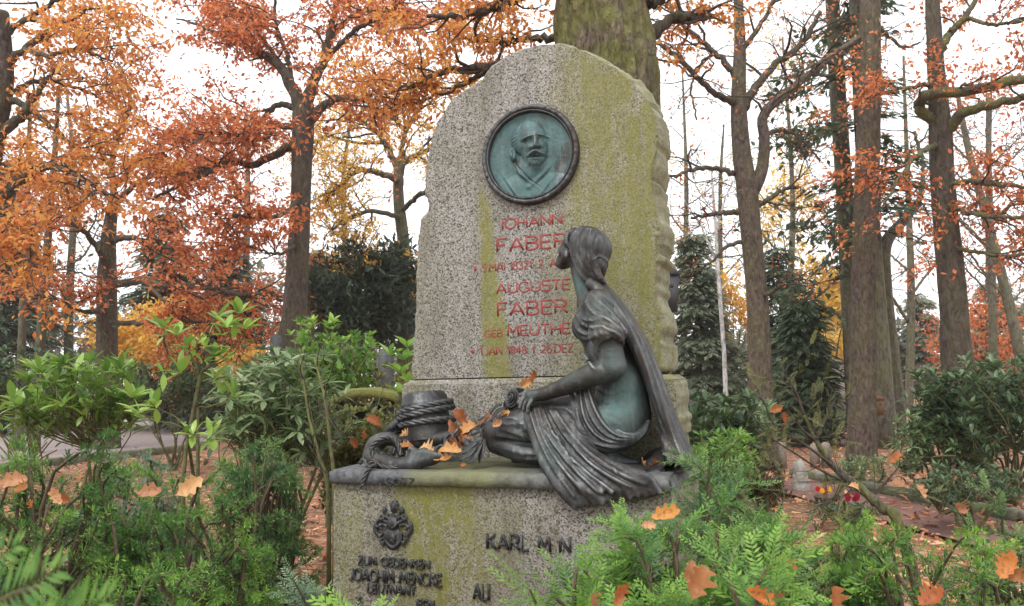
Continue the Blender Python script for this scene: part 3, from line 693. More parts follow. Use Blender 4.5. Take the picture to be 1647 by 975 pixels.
# head: turned to the stele and lifted
fd = unit(np.array((-.90, .32, .34))); sd_ = unit(np.cross(fd, (0, 0, 1))); ud = np.cross(sd_, fd)
hc = L(937, 402, .325); Rh = np.stack([fd, sd_, ud], 1)
cl.ell(hc, (.094, .074, .105), .02, Rh)
def hp(f, s_, u): return hc + fd * f + sd_ * s_ + ud * u
cl.cap(hp(.052, 0, -.015), hp(.098, 0, -.088), .062, .034, .02)            # face to chin
cl.ell(hp(.106, 0, -.098), (.016, .018, .014), .012)
cl.cap(hp(.110, 0, .012), hp(.134, 0, -.030), .010, .014, .010)           # nose
cl.cap(hp(.101, -.03, .022), hp(.101, .03, .022), .012, .012, .014)       # brow
for s_ in (-1, 1):
    cl.ell(hp(.110, s_ * .029, .002), (.013, .017, .011), .008, Rh, True); cl.ell(hp(.100, s_ * .029, .002), (.012, .014, .009), .004, Rh)
    cl.ell(hp(.080, s_ * .042, -.030), (.026, .022, .026), .016); cl.cap(hp(.035, s_ * .05, -.035), hp(.085, s_ * .025, -.090), .022, .018, .016)
cl.cap(hp(.117, -.018, -.058), hp(.117, .018, -.058), .006, .006, .006); cl.cap(hp(.113, -.016, -.068), hp(.113, .016, -.068), .007, .007, .006)
ec = L(911, 409, .40)
cl.ell(ec, (.011, .013, .021), .005); cl.ell(ec + (0, -.012, .002), (.005, .008, .011), .004, None, True)
# hand: palm and five fingers closing over the rose stems
pm = L(860, 637, .545)
cl.cap(L(874, 634, .545), L(856, 637, .545), .028, .030, .014)
for i, (kx, ky, kv, mx, my, mv, tx, ty, tv, rr_) in enumerate([(852, 632, .515, 842, 638, .515, 834, 650, .52, .0105), (850, 636, .535, 841, 644, .54, 836, 656, .54, .0112),
        (852, 640, .555, 845, 649, .562, 842, 660, .56, .0110), (855, 644, .57, 850, 653, .578, 848, 663, .575, .0100), (862, 634, .50, 848, 631, .488, 836, 637, .485, .0112)]):
    cl.chain(np.array([L(kx, ky, kv), L(mx, my, mv), L(tx, ty, tv)]), [rr_ * 1.15, rr_, rr_ * .75], .004)
wr = np.random.default_rng(8)
for _ in range(46):
    x, y = wr.uniform(800, 985), wr.uniform(660, 735); a = math.radians(wr.normal(35, 28)); l = wr.uniform(8, 26); stroke(cl, [(x, y), (x + math.cos(a) * l * .5 + wr.normal() * 2, y + math.sin(a) * l * .5), (x + math.cos(a) * l, y + math.sin(a) * l)], [.002, wr.uniform(.003, .007), .002], .25, .007, 7, wr.uniform() < .5)
for _ in range(22):
    x, y = wr.uniform(930, 1000), wr.uniform(485, 560); a = math.radians(wr.normal(40, 25)); l = wr.uniform(8, 20); stroke(cl, [(x, y), (x + math.cos(a) * l * .5, y + math.sin(a) * l * .5 + 2), (x + math.cos(a) * l, y + math.sin(a) * l)], [.002, wr.uniform(.003, .006), .002], .25, .007, 7, wr.uniform() < .5)
cl.below(ZB - .004)
figure = cl.build('figure', M['bronze'], sculpture, 1); patina(figure, [(L(1010, 635, .45), (.085, .2, .13), .80), (L(985, 660, .5), (.06, .12, .06), .7), (L(936, 458, .33), (.035, .08, .06), 1.1), (L(940, 735, .45), (.07, .1, .03), .5), (L(970, 500, .5), (.07, .1, .07), .38), (L(930, 610, .56), (.09, .08, .04), .30), (L(985, 575, .56), (.04, .08, .05), .35), (L(880, 690, .5), (.12, .1, .05), .22), (L(860, 640, .54), (.04, .06, .03), .35)]); figure['label'] = 'kneeling woman in a clinging dress looking up, her forearm across her lap'

# --- hair and head cloth
cl = Clay(hc - .19, hc + (.19, .19, .17), .0042)
cl.ell(hc - fd * .012 + ud * .010, (.098, .084, .108), .02, Rh); cl.ell(L(955, 402, .335), (.088, .082, .092), .03)
cl.ell(hp(.078, 0, -.035), (.085, .12, .085), .008, Rh, True); cl.ell(hp(.04, 0, -.09), (.085, .12, .06), .012, Rh, True)
cl.ell(L(963, 426, .37), (.036, .040, .038), .025); cl.chain(np.array([L(956, 432, .40), L(964, 446, .40), L(966, 458, .37)]), [.020, .016, .012], .012)
cl.chain(np.array([L(968, 410, .35), L(968, 434, .35), L(962, 456, .34)]), [.028, .022, .018], .02)
for k in range(7):                                                                             # strands and cloth folds
    t = k / 6.0
    P = np.array([L(934 + 16 * t, 366 + 3 * t, .36 + .03 * t), L(922 + 26 * t, 386 + 2 * t, .405), L(926 + 30 * t, 412 + 4 * t, .415), L(938 + 26 * t, 438 + 4 * t, .40), L(954 + 20 * t, 455, .385)])
    cl.chain(P, [.006, .010, .010, .011, .010], .006)
cl.chain(np.array([L(936, 364, .36), L(923, 378, .395), L(919, 398, .41), L(924, 420, .41), L(936, 444, .40), L(950, 456, .39)]), [.008, .010, .011, .011, .012, .012], .004)
for k in range(4): cl.chain(np.array([L(925 - 3 * k, 368 + 5 * k, .33), L(913 - k, 377 + 5 * k, .375), L(911 + 2 * k, 390 + 3 * k, .398)]), [.010, .013, .010], .006)
cl.chain(np.array([L(968, 372, .38), L(960, 380, .41), L(964, 395, .42)]), [.004, .004, .003], .006, None, True)
for p in [[(938, 366), (928, 384), (930, 410), (942, 434)], [(950, 366), (940, 388), (942, 414), (952, 432)], [(962, 370), (956, 392), (956, 412), (960, 424)], [(972, 380), (972, 400), (966, 416)], [(978, 396), (976, 412), (970, 422)]]:
    stroke(cl, p, [.003, .006, .006, .003], 0, .005, None, True)
stroke(cl, [(954, 418), (964, 412), (976, 420), (978, 432)], [.003, .006, .006, .003], .2, .006)
stroke(cl, [(950, 424), (952, 438), (960, 448)], [.003, .007, .003], 0, .005, None, True)
mat_h = M['bronze']
cl.build('head_cloth', mat_h, figure, 1)

# --- the cloak that falls from her shoulders
near = [(950, 456, .40), (966, 470, .43), (992, 505, .47), (1017, 548, .47), (1040, 600, .455), (1061, 655, .44), (1082, 708, .42), (1102, 750, .38)]
far = [(952, 452, .26), (970, 462, .20), (1004, 500, .15), (1033, 548, .13), (1052, 600, .12), (1066, 655, .12), (1084, 706, .12), (1104, 748, .12)]
A, B = Lp(near), Lp(far)
lo = np.minimum(A.min(0), B.min(0)) - .07; hi = np.maximum(A.max(0), B.max(0)) + .07; lo[2] = ZB - .02
cl = Clay(lo, hi, .0068)
nL = 15
for k in range(nL):
    t = k / (nL - 1); bow = math.sin(math.pi * t)
    P = A * (1 - t) + B * t; P = P + np.outer(np.linspace(.3, 1, len(P)), (1, 0, .0)) * .045 * bow
    w = .013 + .004 * (k % 4 == 0) + .009 * (k in (0, nL - 1))
    cl.chain(P, [w] * 5 + [w * 1.15, w * 1.3, w * 1.2], .022)
for d in ((0, 0), (14, -4)):
    cl.chain(np.array([L(1060 + d[0], 690 + d[1], .42), L(1075 + d[0], 725 + d[1], .46), L(1078 + d[0], 752 + d[1], .52), L(1060, 765, .56)]), [.014, .022, .022, .014], .015)
cl.ell(L(1085, 748, .34), (.06, .14, .05), .03); cl.ell(L(1010, 752, .36), (.24, .22, .03), .03)
for p, w, ct in [([(962, 466), (984, 494), (1008, 536), (1026, 580), (1046, 632), (1066, 690), (1080, 726)], .009, True), ([(974, 474), (1000, 510), (1022, 556), (1040, 606), (1058, 660), (1078, 712)], .007, True), ([(1024, 590), (1036, 640), (1056, 700), (1066, 735)], .012, True), ([(1040, 660), (1062, 716), (1078, 742)], .010, False), ([(956, 462), (978, 488), (1000, 526), (1018, 570)], .008, False), ([(1050, 640), (1074, 700), (1092, 738)], .009, True)]:
    stroke(cl, p, [w * .3, w, w, w, w * .4], .1, .008, None, ct)
for k in range(3): stroke(cl, [(975 + 9 * k, 478 + 4 * k), (1000 + 8 * k, 515 + 2 * k), (1024 + 7 * k, 566), (1044 + 6 * k, 620), (1062 + 6 * k, 676), (1078 + 6 * k, 720)], [.003, .008, .010, .010, .010, .004], .1, .008)
cl.ell(L(1070, 744, .28), (.10, .17, .07), .03)
cl.below(ZB - .01); cloak = cl.build('cloak', M['bronze'], figure, 1)

# --- skirt drapery: over the lap, round the hips, down across the plinth's edge
fan0 = [(846, 652, .47), (848, 668, .55), (858, 700, .585), (870, 735, .61), (884, 762, .640), (902, 788, .668), (924, 814, .665)]
fan1 = [(905, 652, .50), (916, 672, .565), (935, 705, .59), (962, 733, .60), (1000, 752, .62), (1042, 766, .648), (1062, 792, .655)]
A, B = Lp(fan0), Lp(fan1)
lo = np.minimum(A.min(0), B.min(0)) - .08; hi = np.maximum(A.max(0), B.max(0)) + .08; hi[0] = max(hi[0], L(1050, 680, .4)[0] + .05); hi[1] = -.30; hi[2] = L(950, 600, .5)[2] + .03; lo[1] = -.74
cl = Clay(lo, hi, .0056)
nL = 13
for k in range(nL):
    t = k / (nL - 1); P = A * (1 - t) + B * t
    P[:, 1] += .010 * math.sin(k * 1.3)
    w = .016 + .004 * math.sin(k * 1.9 + .4)
    cl.chain(P, [w * .8, w, w * 1.1, w * 1.15, w * 1.2, w * 1.25, w * .9], .018)
for k, off in enumerate((0, 9, 17)):                                                          # two heavy folds that catch the light
    cl.chain(np.array([L(852 + off, 655, .53), L(866 + off, 692, .605), L(884 + off * 1.3, 730, .635), L(915 + off * 1.8, 765, .66), L(950 + off * 2, 792, .685)]), [.010, .017, .018, .017, .010], .010)
sash = [(940, 602, .49, .010), (946, 630, .525, .020), (955, 662, .550, .024), (972, 690, .560, .026), (1000, 704, .540, .026), (1028, 700, .485, .022), (1043, 680, .41, .014)]
for k, (dx, dy) in enumerate(((0, 0), (-12, 9), (-24, 18))):
    cl.chain(Lp([(q[0] + dx, q[1] + dy * (.6 if i > 4 else 1), q[2]) for i, q in enumerate(sash)]), [q[3] * (1.0, .9, .8)[k] for q in sash], .018)
for k in range(9):                                                                            # its gathers
    t = k / 8.0; dx, dy = 10 - 34 * t, -10 + 26 * t
    stroke(cl, [(938 + dx * .4, 606 + dy * .2), (946 + dx * .8, 634 + dy * .6), (956 + dx, 664 + dy), (974 + dx * .9, 692 + dy), (1000 + dx * .6, 707 + dy * .8), (1028 + dx * .3, 702 + dy * .6), (1042, 684 + dy * .4)], [.002, .007, .008, .008, .007, .002], .15, .005, None, k % 2 == 1)
for t, wd, dp, cut in [(.02, .013, .0, False), (.10, .012, 0, True), (.17, .010, .1, False), (.27, .015, 0, True), (.36, .011, .0, False), (.44, .008, 0, True), (.50, .008, .2, False), (.63, .018, 0, True), (.76, .011, .1, False), (.84, .010, 0, True), (.93, .012, .1, False)]:
    j = rng.normal(size=5) * 2.2                                                              # folds that fan out to the plinth's edge
    P = [(850 + 46 * t + j[0] * .4, 656 + 6 * t), (860 + 58 * t + j[1], 694), (876 + 74 * t + j[2], 730 - 2 * t), (896 + 100 * t + j[3], 762 - 4 * t), (922 + 122 * t + j[4], 800 - 22 * t)]
    stroke(cl, P, [wd * .3, wd * .8, wd, wd, wd * .35], dp, .009, None, cut)
for _ in range(30):
    t = wr.uniform(0, 1); q = wr.uniform(.15, .9); x = 850 + 46 * t + q * (60 + 76 * t); y = 660 + q * (125 - 25 * t); a = math.radians(wr.normal(58 - 22 * t, 16)); l = wr.uniform(12, 34)
    stroke(cl, [(x, y), (x + math.cos(a) * l * .5 + wr.normal() * 2, y + math.sin(a) * l * .5), (x + math.cos(a) * l, y + math.sin(a) * l)], [.002, wr.uniform(.004, .008), .002], .2, .006, 7, wr.uniform() < .55)
drape = cl.build('skirt_drapery', M['bronze'], figure, 1); patina(drape, [(L(1000, 690, .5), (.10, .1, .04), .45), (L(890, 740, .6), (.06, .1, .08), .3)])

# --- plinth plate with an uneven front edge
def plate():
    n = 200; xs = np.linspace(pl - .004, pr + .015, n)
    prof = [(-.630, ZB - .0705), (-.652, ZB - .066), (-.652, ZB - .040), (-.650, ZB - .010), (-.625, ZB), (-.30, ZB + .006), (.05, ZB + .004), (.06, ZB - .07)]
    V = []
    for j, (y, z) in enumerate(prof):
        P = np.stack([xs, np.full(n, y), np.full(n, z)], -1)
        d = vnoise(P, 7, 40 + (j > 3), 4)
        e = 1 if j < 5 else 0
        P[:, 1] += d * .004 * e + facet(P * (1, 1, .3), 16, 3 + j // 2) * .0022 * e; P[:, 2] += vnoise(P, 9, 44, 4) * (.0035 if 3 <= j < 6 else .0)
        V.append(P)
    V = np.array(V); V[:, 0, 0] += [0.0, -.006, -.006, -.004, .02, .02, .02, 0]; V[:, -1, 0] -= [0, 0, .005, .02, .03, .03, .03, 0]
    m = len(prof); V = V.reshape(-1, 3); i = np.arange(m - 1)[:, None] * n; j = np.arange(n - 1)[None]
    F = np.stack([i + j, i + j + 1, i + n + j + 1, i + n + j], -1).reshape(-1, 4)
    ends = [np.array([[q * n for q in range(m)][::-1], [q * n + n - 1 for q in range(m)]])]
    return mesh_np('plinth_plate', V, [F] + ends, M['bronze_plate'], sculpture, False)
base_plate = plate()
line_on(base_plate, 'J.GÖTZ', (610, 779), (666, 781.5), 11, .654, .0022, .004, M['bronze_letter'], 'signature_letter')

# --- mooring post with rope
def rope(P, r, n, parent, mat, name='rope', turns=60, strands=3):
    """a laid rope: strands twisted round the centre line"""
    P = catmull(P, n); T = unit(np.gradient(P, axis=0)); ref = np.array((0.1, 0.2, 1.0))
    U = np.cross(T, ref); U = unit(U); W = np.cross(T, U)
    s = np.r_[0, np.cumsum(np.linalg.norm(np.diff(P, axis=0), axis=1))]; mb = MB()
    for k in range(strands):
        a = s * turns + k * 2 * math.pi / strands
        mb.tube(P + (U * np.cos(a)[:, None] + W * np.sin(a)[:, None]) * r * .52, r * .62, 5)
    return mb.build(name, mat, parent, True)
bc = L(688, 702, .27); bc[2] = ZB + .11; br_ = .117
mbp = MB(); ztop = L(684, 631, .27)[2]; hgt = ztop - bc[2]
mbp.lathe([(.0, 0), (br_ * 1.08, 0), (br_ * 1.08, .004), (br_ * 1.06, hgt * .45), (br_ * 1.0, hgt * .66), (br_ * 1.07, hgt * .70), (br_ * 1.09, hgt * .76), (br_ * 1.05, hgt * .80), (br_ * 1.02, hgt * .82), (br_ * 1.0, hgt * .92), (br_ * .93, hgt * .95), (br_ * .90, hgt * .985), (br_ * .80, hgt), (br_ * .4, hgt * 1.01), (.001, hgt * 1.012)], 48)
for V in mbp.V: pass
post = mbp.build('mooring_post', M['bronze_dark'], sculpture, True)
post.location = tuple(bc); post.rotation_euler = (math.radians(-4), math.radians(-6), 0)
def helix(z0, z1, n, a0, a1, r):
    a = np.radians(np.linspace(a0, a1, n)); z = np.linspace(z0, z1, n)
    return np.stack([r * np.cos(a), r * np.sin(a), z], -1)
rope(helix(hgt * .34, hgt * .40, 24, -190, 60, br_ * 1.18), .0165, 260, post, M['bronze_dark'], turns=48)
rope(helix(hgt * .44, hgt * .66, 24, -190, 30, br_ * 1.19), .0170, 260, post, M['bronze_dark'], turns=48)
rope(helix(hgt * .56, hgt * .76, 24, -190, 20, br_ * 1.17), .0165, 260, post, M['bronze_dark'], turns=48)
rope(np.vstack([helix(hgt * .46, hgt * .24, 14, -210, -150, br_ * 1.22), [(-.15, -.10, hgt * .30), (-.165, -.11, hgt * .12), (-.14, -.12, 0), (-.13, -.13, -.06)]]), .012, 160, post, M['bronze_dark'])
cl = Clay(np.array((-.22, -.2, -.02)), np.array((-.05, -.02, hgt)), .004)
cl.chain([(-.12, -.09, hgt * .42), (-.15, -.10, hgt * .34), (-.18, -.11, hgt * .24)], [.02, .022, .012], .01); cl.chain([(-.13, -.08, hgt * .30), (-.155, -.09, hgt * .12), (-.15, -.10, 0)], [.015, .02, .012], .01)
cl.build('rope_knot', M['bronze_dark'], post, 1)

# --- anchor: stock, curved arm with fluke, ring
lo = L(585, 770, .60); hi = L(745, 690, .35); lo = np.array((lo[0] - .04, -.66, ZB - .01)); hi = np.array((hi[0] + .06, -.15, hi[2] + .06))
cl = Clay(lo, hi, .0048)
cl.chain(Lp([(596, 733, .50), (604, 715, .50), (622, 706, .49), (640, 712, .48), (646, 730, .47)]), [.040, .044, .034, .028, .022], .01)
cl.chain(Lp([(598, 735, .52), (612, 742, .54), (636, 749, .56), (664, 746, .565), (690, 738, .565), (707, 731, .565)]), [.048, .048, .042, .038, .026, .008], .012)
fl_c = L(682, 737, .555); cl.ell(fl_c, (.095, .024, .044), .012, np.stack([unit(np.array((1, -.05, .10))), unit(np.array((.05, 1, .5))), unit(np.array((-.1, -.5, 1)))], 1))
cl.ell(L(664, 728, .545), (.03, .014, .028), .012); cl.chain(Lp([(660, 722, .55), (675, 727, .555), (700, 730, .56)]), [.012, .012, .006], .008)
cl.chain(Lp([(640, 716, .36), (690, 708, .34), (742, 700, .33)]), [.034, .034, .034], .01)                 # stock behind
cl.chain(Lp([(612, 728, .55), (626, 722, .56), (640, 726, .56)]), .012, .01, None, True)
cl.below(ZB - .006); cl.build('anchor', M['bronze'], sculpture, 1)
rope(np.vstack([Lp([(601, 738, .57), (598, 720, .57), (612, 706, .56), (630, 704, .54), (640, 716, .545), (645, 733, .56)])]), .0115, 220, sculpture, M['bronze_dark'])
rope(np.vstack([Lp([(579, 745, .52), (586, 738, .55), (592, 748, .58), (602, 741, .59), (610, 748, .60), (625, 752, .60), (640, 751, .60)])]), .0105, 200, sculpture, M['bronze_dark'])
rope(np.vstack([Lp([(606, 748, .61), (595, 753, .645), (588, 765, .655), (583, 778, .66), (582, 787, .66)])]), .0105, 120, sculpture, M['bronze_dark'])
def torus_link(c, a, b, r, R):
    mb = MB(); t = np.linspace(0, 2 * math.pi, 19)
    P = np.stack([a * np.cos(t), b * np.sin(t), 0 * t], -1) @ np.asarray(R).T + c; mb.tube(P, r, 8, False); return mb
for i, (x, y, v, rot) in enumerate([(731, 697, .42, 20), (722, 706, .44, 70), (714, 716, .46, 20), (706, 725, .48, 75)]):
    Rl = np.array(Matrix.Rotation(math.radians(-48), 3, 'Y') @ Matrix.Rotation(math.radians(rot), 3, 'X'))
    torus_link(L(x, y, v), .030, .017, .0075, Rl).build('chain_link', M['bronze_dark'], sculpture, True)

# --- roses and leaves in her hand and on the ground beside her knee
def rose(c, r, nrm, name='rose'):
    nrm = unit(np.asarray(nrm, float)); ax = unit(np.cross(nrm, (0.2, .9, .1))); ay = np.cross(nrm, ax); mb = MB()
    g = np.random.default_rng(int(abs(c[0]) * 1e4))
    for ringi, (np_, rad, hh, lean) in enumerate([(3, .28, .62, .1), (4, .52, .52, .25), (5, .80, .34, .5), (5, 1.0, .10, .85)]):
        for q in range(np_):
            a0 = q * 2 * math.pi / np_ + ringi * .7 + g.normal() * .1; wv = 2 * math.pi / np_ * .72
            uu = np.linspace(-1, 1, 7); tt = np.linspace(0, 1, 5); V = []
            for t in tt:
                for u in uu:
                    a = a0 + u * wv; rr_ = r * rad * (.35 + .65 * t ** .6) * (1 + .10 * t * lean * abs(u)) + r * .12 * t ** 4
                    z = r * (hh * t * (1 - .25 * u * u) - .35 + (-.12 * t ** 4))
                    V.append(c + ax * rr_ * math.cos(a) + ay * rr_ * math.sin(a) + nrm * z)
            F = [(i * 7 + j, i * 7 + j + 1, (i + 1) * 7 + j + 1, (i + 1) * 7 + j) for i in range(4) for j in range(6)]
            n0 = np.array(V); mb.add(n0, np.array(F)); mb.add(n0 + nrm * .0015, np.array(F)[:, ::-1])
    mb.lathe([(.001, -r * .5), (r * .5, -r * .42), (r * .62, -r * .2), (r * .5, r * .0), (.001, r * .1)], 12, (0, 0, 0))
    V = mb.V[-1]; V[:] = c + V[:, :1] * ax + V[:, 1:2] * ay + V[:, 2:] * nrm
    return mb.build(name, M['bronze_dark'], sculpture, True)
rose(L(820, 639, .50), .040, (-.45, -.85, .30)); rose(L(829, 627, .46), .036, (-.2, -.3, .9)); rose(L(813, 654, .47), .034, (-.7, -.6, -.1)); rose(L(776, 690, .46), .036, (-.5, -.8, .2))
def bronze_leaf(P, w, nrm, name='rose_leaf'):
    P = catmull(P, 9); T = unit(np.gradient(P, axis=0)); S = unit(np.cross(T, nrm)); ww = np.sin(np.linspace(.12, math.pi - .02, 9)) ** .8 * w
    N = unit(np.cross(S, T)); V = np.concatenate([P - S * ww[:, None], P - N * (w * .18), P + S * ww[:, None], P - N * (w * .18 + .006)])
    F = []
    for i in range(8): F += [(i, i + 1, i + 10, i + 9), (i + 9, i + 10, i + 19, i + 18), (i + 18, i + 19, i + 28, i + 27), (i + 27, i + 28, i + 1, i)]
    mb = MB(); mb.add(V, np.array(F)); return mb.build(name, M['bronze'], sculpture, True)
for pts, w in [([(776, 700, .47), (760, 715, .52), (742, 730, .54)], .020), ([(770, 708, .50), (757, 728, .56), (738, 740, .57)], .018), ([(775, 712, .52), (762, 735, .58), (752, 745, .59)], .020),
               ([(778, 705, .50), (775, 725, .55), (770, 745, .57)], .018), ([(800, 672, .44), (780, 684, .42), (755, 692, .42)], .020), ([(790, 665, .40), (770, 680, .38), (748, 700, .38)], .022),
               ([(812, 655, .50), (800, 662, .52), (788, 678, .53)], .018), ([(806, 650, .42), (796, 655, .40), (786, 668, .38)], .016), ([(735, 700, .42), (750, 712, .46), (765, 715, .48)], .020)]:
    bronze_leaf(Lp(pts), w, np.array((-.2, -.7, .7)))
for pts in [[(838, 652, .50), (815, 668, .46), (785, 688, .44), (758, 700, .42)], [(836, 655, .48), (810, 672, .44), (780, 700, .45), (770, 740, .5)], [(833, 650, .46), (805, 668, .42), (765, 690, .40)]]:
    mb = MB(); mb.tube(catmull(Lp(pts), 24), np.linspace(.007, .005, 24), 7); mb.build('rose_stem', M['bronze_dark'], sculpture, True)
# ------------------------------------------------------------------ ground, paths, kerbs
def soil(name, cols, sc=1.0):
    g = NT(name); o = g.obj()
    cell = g.n('SeparateColor', Color=g.vor(o, 16 * sc, 'Color')); e = g.vor(o, 16 * sc, 0)
    c = g.ramp(cell.outputs[0], cols); c = g.mix(g.ramp(g.noise(o, .8, 4, .6), [(.40, 0.0), (.70, .55)]), c, (.085, .060, .038))
    c = g.mix(g.ramp(g.noise(o, 9, 4, .6), [(.40, 0.0), (.70, .6)]), c, (.045, .032, .020))
    g.set(Base_Color=c, Roughness=.85); g.bump(g.math('ADD', e, g.noise(o, 40, 3, .6)), .03, .7); return g.m
LIT = [(0, (.12, .05, .024)), (.3, (.34, .14, .07)), (.55, (.46, .22, .12)), (.8, (.54, .31, .20)), (1, (.24, .09, .04))]
M['litter_soil'] = soil('litter_soil', LIT)
n = 40; xs = np.concatenate([np.linspace(-160, -40, 12), np.linspace(-36, 36, 73), np.linspace(40, 160, 12)]); ys = np.concatenate([np.linspace(-40, -8, 8), np.linspace(-6, 60, 67), np.linspace(66, 200, 14)])
gx_, gy_ = np.meshgrid(xs, ys, indexing='ij'); P = np.stack([gx_.ravel(), gy_.ravel(), 0 * gx_.ravel()], -1)
near = np.exp(-((P[:, 0] / 30) ** 2 + ((P[:, 1] - 20) / 40) ** 2)); P[:, 2] = (vnoise(P, .35, 71, 3) * .02 - .015) * near
nx_, ny_ = gx_.shape; ii = np.arange(nx_ - 1)[:, None] * ny_; jj = np.arange(ny_ - 1)[None]
tag(mesh_np('ground', P, np.stack([ii + jj, ii + ny_ + jj, ii + ny_ + jj + 1, ii + jj + 1], -1).reshape(-1, 4), M['litter_soil'], None, True), kind='structure')

g = NT('path_grit'); o = g.obj()
c = g.mix(g.noise(o, 1.2, 4, .6), (.20, .165, .165), (.27, .225, .225)); c = g.mix(g.ramp(g.vor(o, 60, 0), [(0, .45), (.5, 0.0)]), c, (.12, .09, .085))
c = g.mix(g.ramp(g.noise(o, 2.5, 5, .7), [(.55, 0.0), (.66, .8)]), c, (.28, .11, .055))
g.set(Base_Color=c, Roughness=.9); g.bump(g.noise(o, 45, 4, .6), .012, .6); M['path_grit'] = g.m
g = NT('path_red'); o = g.obj()
c = g.mix(g.noise(o, 2.2, 4, .6), (.13, .065, .055), (.20, .105, .09)); c = g.mix(g.ramp(g.noise(o, 6, 5, .7), [(.55, 0.0), (.64, .7)]), c, (.30, .12, .06))
g.set(Base_Color=c, Roughness=.9); g.bump(g.noise(o, 55, 4, .6), .010, .6); M['path_red'] = g.m
def strip(name, A, B, z, mat, n=40):
    A = catmull(np.array(A), n); B = catmull(np.array(B), n); m = 6; V = []
    for t in np.linspace(0, 1, m): V.append(A * (1 - t) + B * t)
    V = np.array(V); V[:, :, 2] = z; V = V.reshape(-1, 3); i = np.arange(m - 1)[:, None] * n; j = np.arange(n - 1)[None]
    return tag(mesh_np(name, V, np.stack([i + j, i + j + 1, i + n + j + 1, i + n + j], -1).reshape(-1, 4), mat), kind='structure')
G = ground
strip('gravel_path', [G(-300, 790), G(60, 748), G(200, 735), G(330, 712), G(470, 690), G(620, 672)], [G(-300, 705), G(60, 690), G(180, 678), G(300, 666), G(430, 657), G(620, 647)], .035, M['path_grit'])
ka, kb = G(1412, 797), G(1720, 862)
kd = unit(kb - ka); kn = np.array((-kd[1], kd[0], 0)); kn = kn if kn[1] > 0 else -kn
strip('red_path', [ka - kd * 1.5 - kn * 1.0, ka - kn * 1.05 + kd * .5, kb - kn * 1.15, kb + kd * 2 - kn * 1.2], [ka - kd * 1.5 - kn * .02, ka + kd * .5 - kn * .02, kb - kn * .02, kb + kd * 2 - kn * .02], .03, M['path_red'])
g = NT('kerb_stone'); o = g.obj()
c = g.mix(g.noise(o, 5, 4, .6), (.13, .125, .10), (.24, .23, .20)); c = g.mix(g.ramp(g.noise(o, 3.5, 5, .65), [(.42, 0.0), (.62, .9)]), c, (.085, .10, .030)); g.set(Base_Color=c, Roughness=.9); g.bump(g.noise(o, 40, 4, .6), .008, .7); M['kerb_stone'] = g.m
def stone_bar(name, a, b, w, h, mat, parent, seed, z0=-.05):
    """a worn long stone between two ground points"""
    a = np.array(a); b = np.array(b); d = b - a; Ln = np.linalg.norm(d[:2]); n = 14; t = np.linspace(0, 1, n); sec = [(-w / 2, z0), (-w / 2, h * .86), (-w * .42, h), (w * .42, h), (w / 2, h * .86), (w / 2, z0)]
    T = unit(np.array((d[0], d[1], 0))); N = np.array((-T[1], T[0], 0)); V = []
    for q in t:
        for (s_, z) in sec: V.append(a + d * q + N * s_ + np.array((0, 0, z - a[2])))
    V = np.array(V); k = len(sec); V += (vnoise(V, 6, seed, 4) * .007)[:, None] * np.array((.5, .5, 1))
    i = np.arange(n - 1)[:, None] * k; j = np.arange(k)[None]; j2 = (j + 1) % k
    F = np.stack([i + j, i + j2, i + k + j2, i + k + j], -1).reshape(-1, 4)
    return mesh_np(name, V, [F, np.array([list(range(k))[::-1], [(n - 1) * k + q for q in range(k)]])], mat, parent)
kerb = tag(empty('path_kerb', (0, 0, 0)), kind='structure')
for i in range(6):
    a = ka + kd * (i * 1.02 - 2.0) + kn * .07; b = a + kd * 1.0; stone_bar('kerbstone', a, b, .13, .13, M['kerb_stone'], kerb, 50 + i)
kerb2 = tag(empty('gravel_kerb', (0, 0, 0)), kind='structure')
c0, c1 = G(-60, 766), G(330, 722)
for i in range(6):
    a = c0 + (c1 - c0) * (i / 6.0); b = c0 + (c1 - c0) * ((i + .975) / 6.0); stone_bar('kerbstone', a, b, .16, .16, M['kerb_stone'], kerb2, 60 + i)

# ------------------------------------------------------------------ small stones and graves
g = NT('dark_stone'); o = g.obj(); c = g.mix(g.noise(o, 6, 4, .6), (.030, .031, .036), (.065, .066, .074)); c = g.mix(g.ramp(g.noise(o, 12, 5, .7), [(.55, 0.0), (.72, .5)]), c, (.12, .13, .09))
g.set(Base_Color=c, Roughness=.5); g.bump(g.noise(o, 30, 3, .6), .004, .4); M['dark_stone'] = g.m
g = NT('post_stone'); o = g.obj(); c = g.mix(g.noise(o, 8, 4, .6), (.20, .155, .13), (.33, .27, .235)); c = g.mix(g.ramp(g.noise(o, 14, 5, .7), [(.50, 0.0), (.68, .7)]), c, (.11, .12, .06))
g.set(Base_Color=c, Roughness=.9); g.bump(g.noise(o, 40, 4, .6), .01, .7); M['post_stone'] = g.m
g = NT('pale_rock'); o = g.obj(); c = g.mix(g.noise(o, 10, 5, .65), (.24, .22, .19), (.48, .455, .42)); c = g.mix(g.ramp(g.noise(o, 7, 5, .7), [(.56, 0.0), (.70, .7)]), c, (.14, .13, .08)); g.set(Base_Color=c, Roughness=.9); g.bump(g.noise(o, 22, 5, .65), .02, .9); M['pale_rock'] = g.m
g = NT('moss'); o = g.obj(); c = g.mix(g.noise(o, 12, 4, .6), (.075, .085, .018), (.21, .21, .045)); c = g.mix(g.ramp(g.vor(o, 14, 0), [(.0, .55), (.25, 0.0)]), c, (.40, .16, .07)); g.set(Base_Color=c, Roughness=.95); g.bump(g.noise(o, 60, 4, .7), .02, 1.0); M['moss'] = g.m
